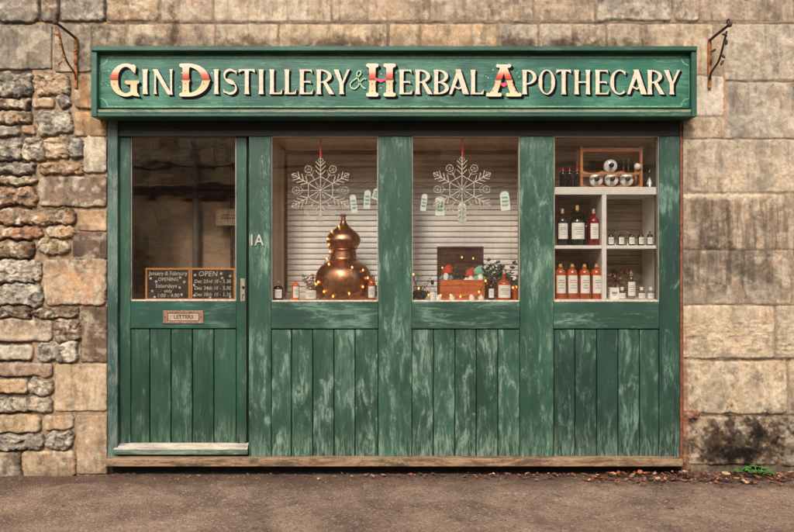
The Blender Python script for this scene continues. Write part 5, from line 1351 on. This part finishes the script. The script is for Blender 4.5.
# ------------------------------------------------------------------ litter and weed
M['leafA'] = simple('russet_dead_leaf', (150, 88, 56), .7, var=.35, vs=30)
M['leafB'] = simple('dark_brown_dead_leaf', (92, 60, 44), .8, var=.35, vs=30)
M['leafC'] = simple('pale_tan_dead_leaf', (186, 142, 106), .7, var=.3, vs=30)
def leaf_geo(q, c, s, rg, mi):
    n = 9; curl_ = rg.uniform(.15, .7); V = []; wd = rg.uniform(.14, .34)
    xf = Matrix.Translation(c) @ Matrix.Rotation(rg.uniform(0, 6.28), 4, 'Z') @ Matrix.Rotation(rg.uniform(-.4, .4), 4, 'X') @ Matrix.Rotation(rg.uniform(-.3, .3), 4, 'Y')
    for i in range(n):
        t = i/(n-1); w = s*wd*math.sin(math.pi*min(1, t*.96+.02))**.8*(1+.25*math.sin(i*2.6)); z = curl_*s*(t-.5)**2
        V += [((t-.5)*s, -w, z+w*curl_*.7), ((t-.5)*s, 0, z), ((t-.5)*s, w, z+w*curl_*.7)]
    F = []
    for i in range(n-1): a = i*3; F += [[a, a+1, a+4, a+3], [a+1, a+2, a+5, a+4]]
    q.add(V, F, mi, None, xf)
q = MB(); rg = random.Random(21)
for i in range(1500):
    u_ = rg.random()
    px = 300+570*u_**.55 if i % 14 else rg.uniform(110, 330)
    ym = -.03-abs(rg.gauss(0, .06 if px < 580 else .11)) if px < 690 else -.04-abs(rg.gauss(0, .12))
    s = (.008+.042*rg.random()**2.4)*(1.2 if px > 580 else .8)
    leaf_geo(q, (PX(px), ym, -.012+rg.uniform(0, .014)+(.012 if px > 600 and ym > -.1 else 0)), s, rg, rg.choice((0, 0, 0, 1, 1, 1, 1, 2)))
ll = q.build('leaf_litter', [M['leafA'], M['leafB'], M['leafC']], recalc=False, smooth=True); tag(ll, 'drift of small dead leaves along the foot of the shopfront and wall', 'leaf litter', kind='stuff')
fl = [(597, -.10, .11, 2, 'long pale curled leaf below the bay of the orange bottles'), (373, -.09, .04, 2, 'small pale dead leaf below the post between the two display windows'), (404, -.1, .035, 1, 'small dark dead leaf just right of the central post foot'), (463, -.10, .04, 2, 'pale dead leaf lying below the crate window'), (628, -.09, .055, 2, 'buff dead leaf standing up near the right end of the sill'),
    (632, -.72, .06, 0, 'lone rust-red leaf out on the tarmac, right of centre'), (250, -.16, .025, 0, 'tiny orange leaf on the ground below the house number post'), (716, -.16, .05, 2, 'pale leaf below the black-stained bottom stone')]
for px, y, s, mi, lb in fl:
    q = MB(); leaf_geo(q, (0, 0, .012), s, rg, 0); ob = q.build('fallen_leaf', [M['leafA'], M['leafB'], M['leafC']][mi], recalc=False, smooth=True)
    ob.location = (PX(px), y, -.016); tag(ob, lb, 'leaf', 'single fallen leaves')
q = MB()
for i in range(900):
    x = rg.uniform(-2.9, 3.0); y = -abs(rg.gauss(0, .45))-.02; s = rg.uniform(.0015, .0055)
    if y < -1.6: continue
    q.ball((x, y, -.021), s, rg.choice((0, 0, 1)), 5, 3, (1, 1, .7))
gv_ = q.build('grit', [simple('tan_grit', (168, 140, 116), .9), simple('dark_grit', (84, 66, 56), .9)]); tag(gv_, 'fine loose grit and gravel scattered on the tarmac', 'grit', kind='stuff')
wd = empty('weed_plant', (PX(752), -.07, -.018), 'small bright green weed growing at the foot of the right-hand wall', 'weed')
for i, (a, l, el) in enumerate(((0, .055, .3), (1.1, .07, .5), (2.2, .06, .4), (3.0, .085, .3), (3.9, .06, .6), (5.2, .075, .5), (.5, .05, .8), (2.7, .05, .9), (1.6, .05, 1.0), (4.6, .04, .9))):
    q = MB(); dx, dy, dz = math.cos(a)*math.cos(el)*l, math.sin(a)*math.cos(el)*l*.6, math.sin(el)*l+.01
    q.tube([(0, 0, 0), (dx*.5, dy*.5, dz*.7), (dx, dy, dz)], .0018, 5)
    for s in (-1, 0, 1):
        xf = Matrix.Translation((dx, dy, dz)) @ Matrix.Rotation(a+s*.9, 4, 'Z') @ Matrix.Rotation(-.15, 4, 'Y')
        w = .032; q.add([(0, 0, 0), (w*.25, -w*.34, .003), (w*.65, -w*.42, .002), (w, 0, -.006), (w*.65, w*.42, .002), (w*.25, w*.34, .003), (w*.5, 0, -.003)], [[0, 1, 6], [1, 2, 6], [2, 3, 6], [3, 4, 6], [4, 5, 6], [5, 0, 6]], 0, None, xf)
    q.build('leaf', M['weed'], wd, recalc=False)
wd.scale = (1.35, 1.35, 1.2)

# ------------------------------------------------------------------ the building across the lane (it is what the panes mirror)
ob_ = empty('opposite_building', (0, -8.6, 0), 'brown stone building across the lane, seen mirrored in the shop glass', 'building')
rs = np.random.RandomState(3)
def opp():
    st = rand_courses(-900, 1700, -380, 476, 9, .4, 26, 50)
    V, F, C = wall_patch(-900, 1700, -300, 476, 4.0, st, 9)
    V = V.copy(); V[:, 0] *= -1; V[:, 1] *= -1
    F = F.copy()
    return V, F, np.clip(C*1.5, 0, .8)
oo = build_patches('opposite_stone_face', [opp()], M['stone'], ob_)
q = MB(); q.box(-9, 9, -.02, .12, 2.62, 2.84, .01); q.box(-9, 9, -.01, .06, 3.1, 3.16, .01); q.build('timber_band', simple('brown_band', (70, 58, 50), .8), ob_)
q = MB(); q.tube([(-3.62, .07, 0), (-3.62, .07, 3.6)], .06, 10); q.tube([(-2.98, .05, 0), (-2.98, .05, 2.6)], .03, 8); q.build('drainpipe', simple('grey_pipe', (120, 112, 104), .6), ob_)
q = MB(); q.box(-3.34, -2.86, .02, .04, 2.08, 2.42, .004); q.box(-3.25, -2.95, .041, .046, 2.28, 2.305, 0, 1); q.box(-3.27, -2.93, .041, .046, 2.2, 2.225, 0, 1); q.build('notice_board', [simple('buff_notice', (190, 160, 120), .6), M['dark']], ob_)

# ------------------------------------------------------------------ light, sky, camera
w = bpy.data.worlds.new('World'); sc.world = w; w.use_nodes = True; nt = w.node_tree
bg = nt.nodes['Background']; sky = nt.nodes.new('ShaderNodeTexSky'); sky.sky_type = 'NISHITA'; sky.sun_disc = False
EL, AZ = math.radians(39), math.radians(-12)     # the sun's height, and its bearing off the camera axis
sky.sun_elevation = EL; sky.air_density = 1.0; sky.dust_density = 4; sky.ozone_density = 1
hs = nt.nodes.new('ShaderNodeHueSaturation'); hs.inputs['Saturation'].default_value = .35
nt.links.new(sky.outputs[0], hs.inputs['Color']); nt.links.new(hs.outputs[0], bg.inputs[0]); bg.inputs[1].default_value = .13
sd = Vector((math.sin(AZ)*math.cos(EL), -math.cos(AZ)*math.cos(EL), math.sin(EL)))   # direction to the sun: behind the camera
sky.sun_rotation = math.atan2(sd.x, sd.y)
ld = bpy.data.lights.new('sun', 'SUN'); ld.energy = 1.7; ld.angle = math.radians(12); ld.color = (1, .945, .875)
lo = bpy.data.objects.new('sun', ld); COL.objects.link(lo); lo.rotation_euler = sd.to_track_quat('Z', 'Y').to_euler()
cd = bpy.data.cameras.new('camera'); cam = bpy.data.objects.new('camera', cd); COL.objects.link(cam)
cam.location = (0, -D, HZ); cam.rotation_euler = (math.pi/2, 0, 0)
cd.sensor_width = 36; cd.lens = 36*D/(794/S); cd.clip_end = 500; cd.clip_start = .05
sc.camera = cam
sc.view_settings.view_transform = 'Standard'; sc.view_settings.look = 'None'; sc.view_settings.gamma = 1; sc.view_settings.exposure = 0.66
sc.view_settings.use_curve_mapping = False
sc.cycles.use_denoising = True; sc.cycles.max_bounces = 8; sc.cycles.transparent_max_bounces = 16
sc.cycles.sample_clamp_indirect = 4; sc.cycles.caustics_reflective = False; sc.cycles.caustics_refractive = False
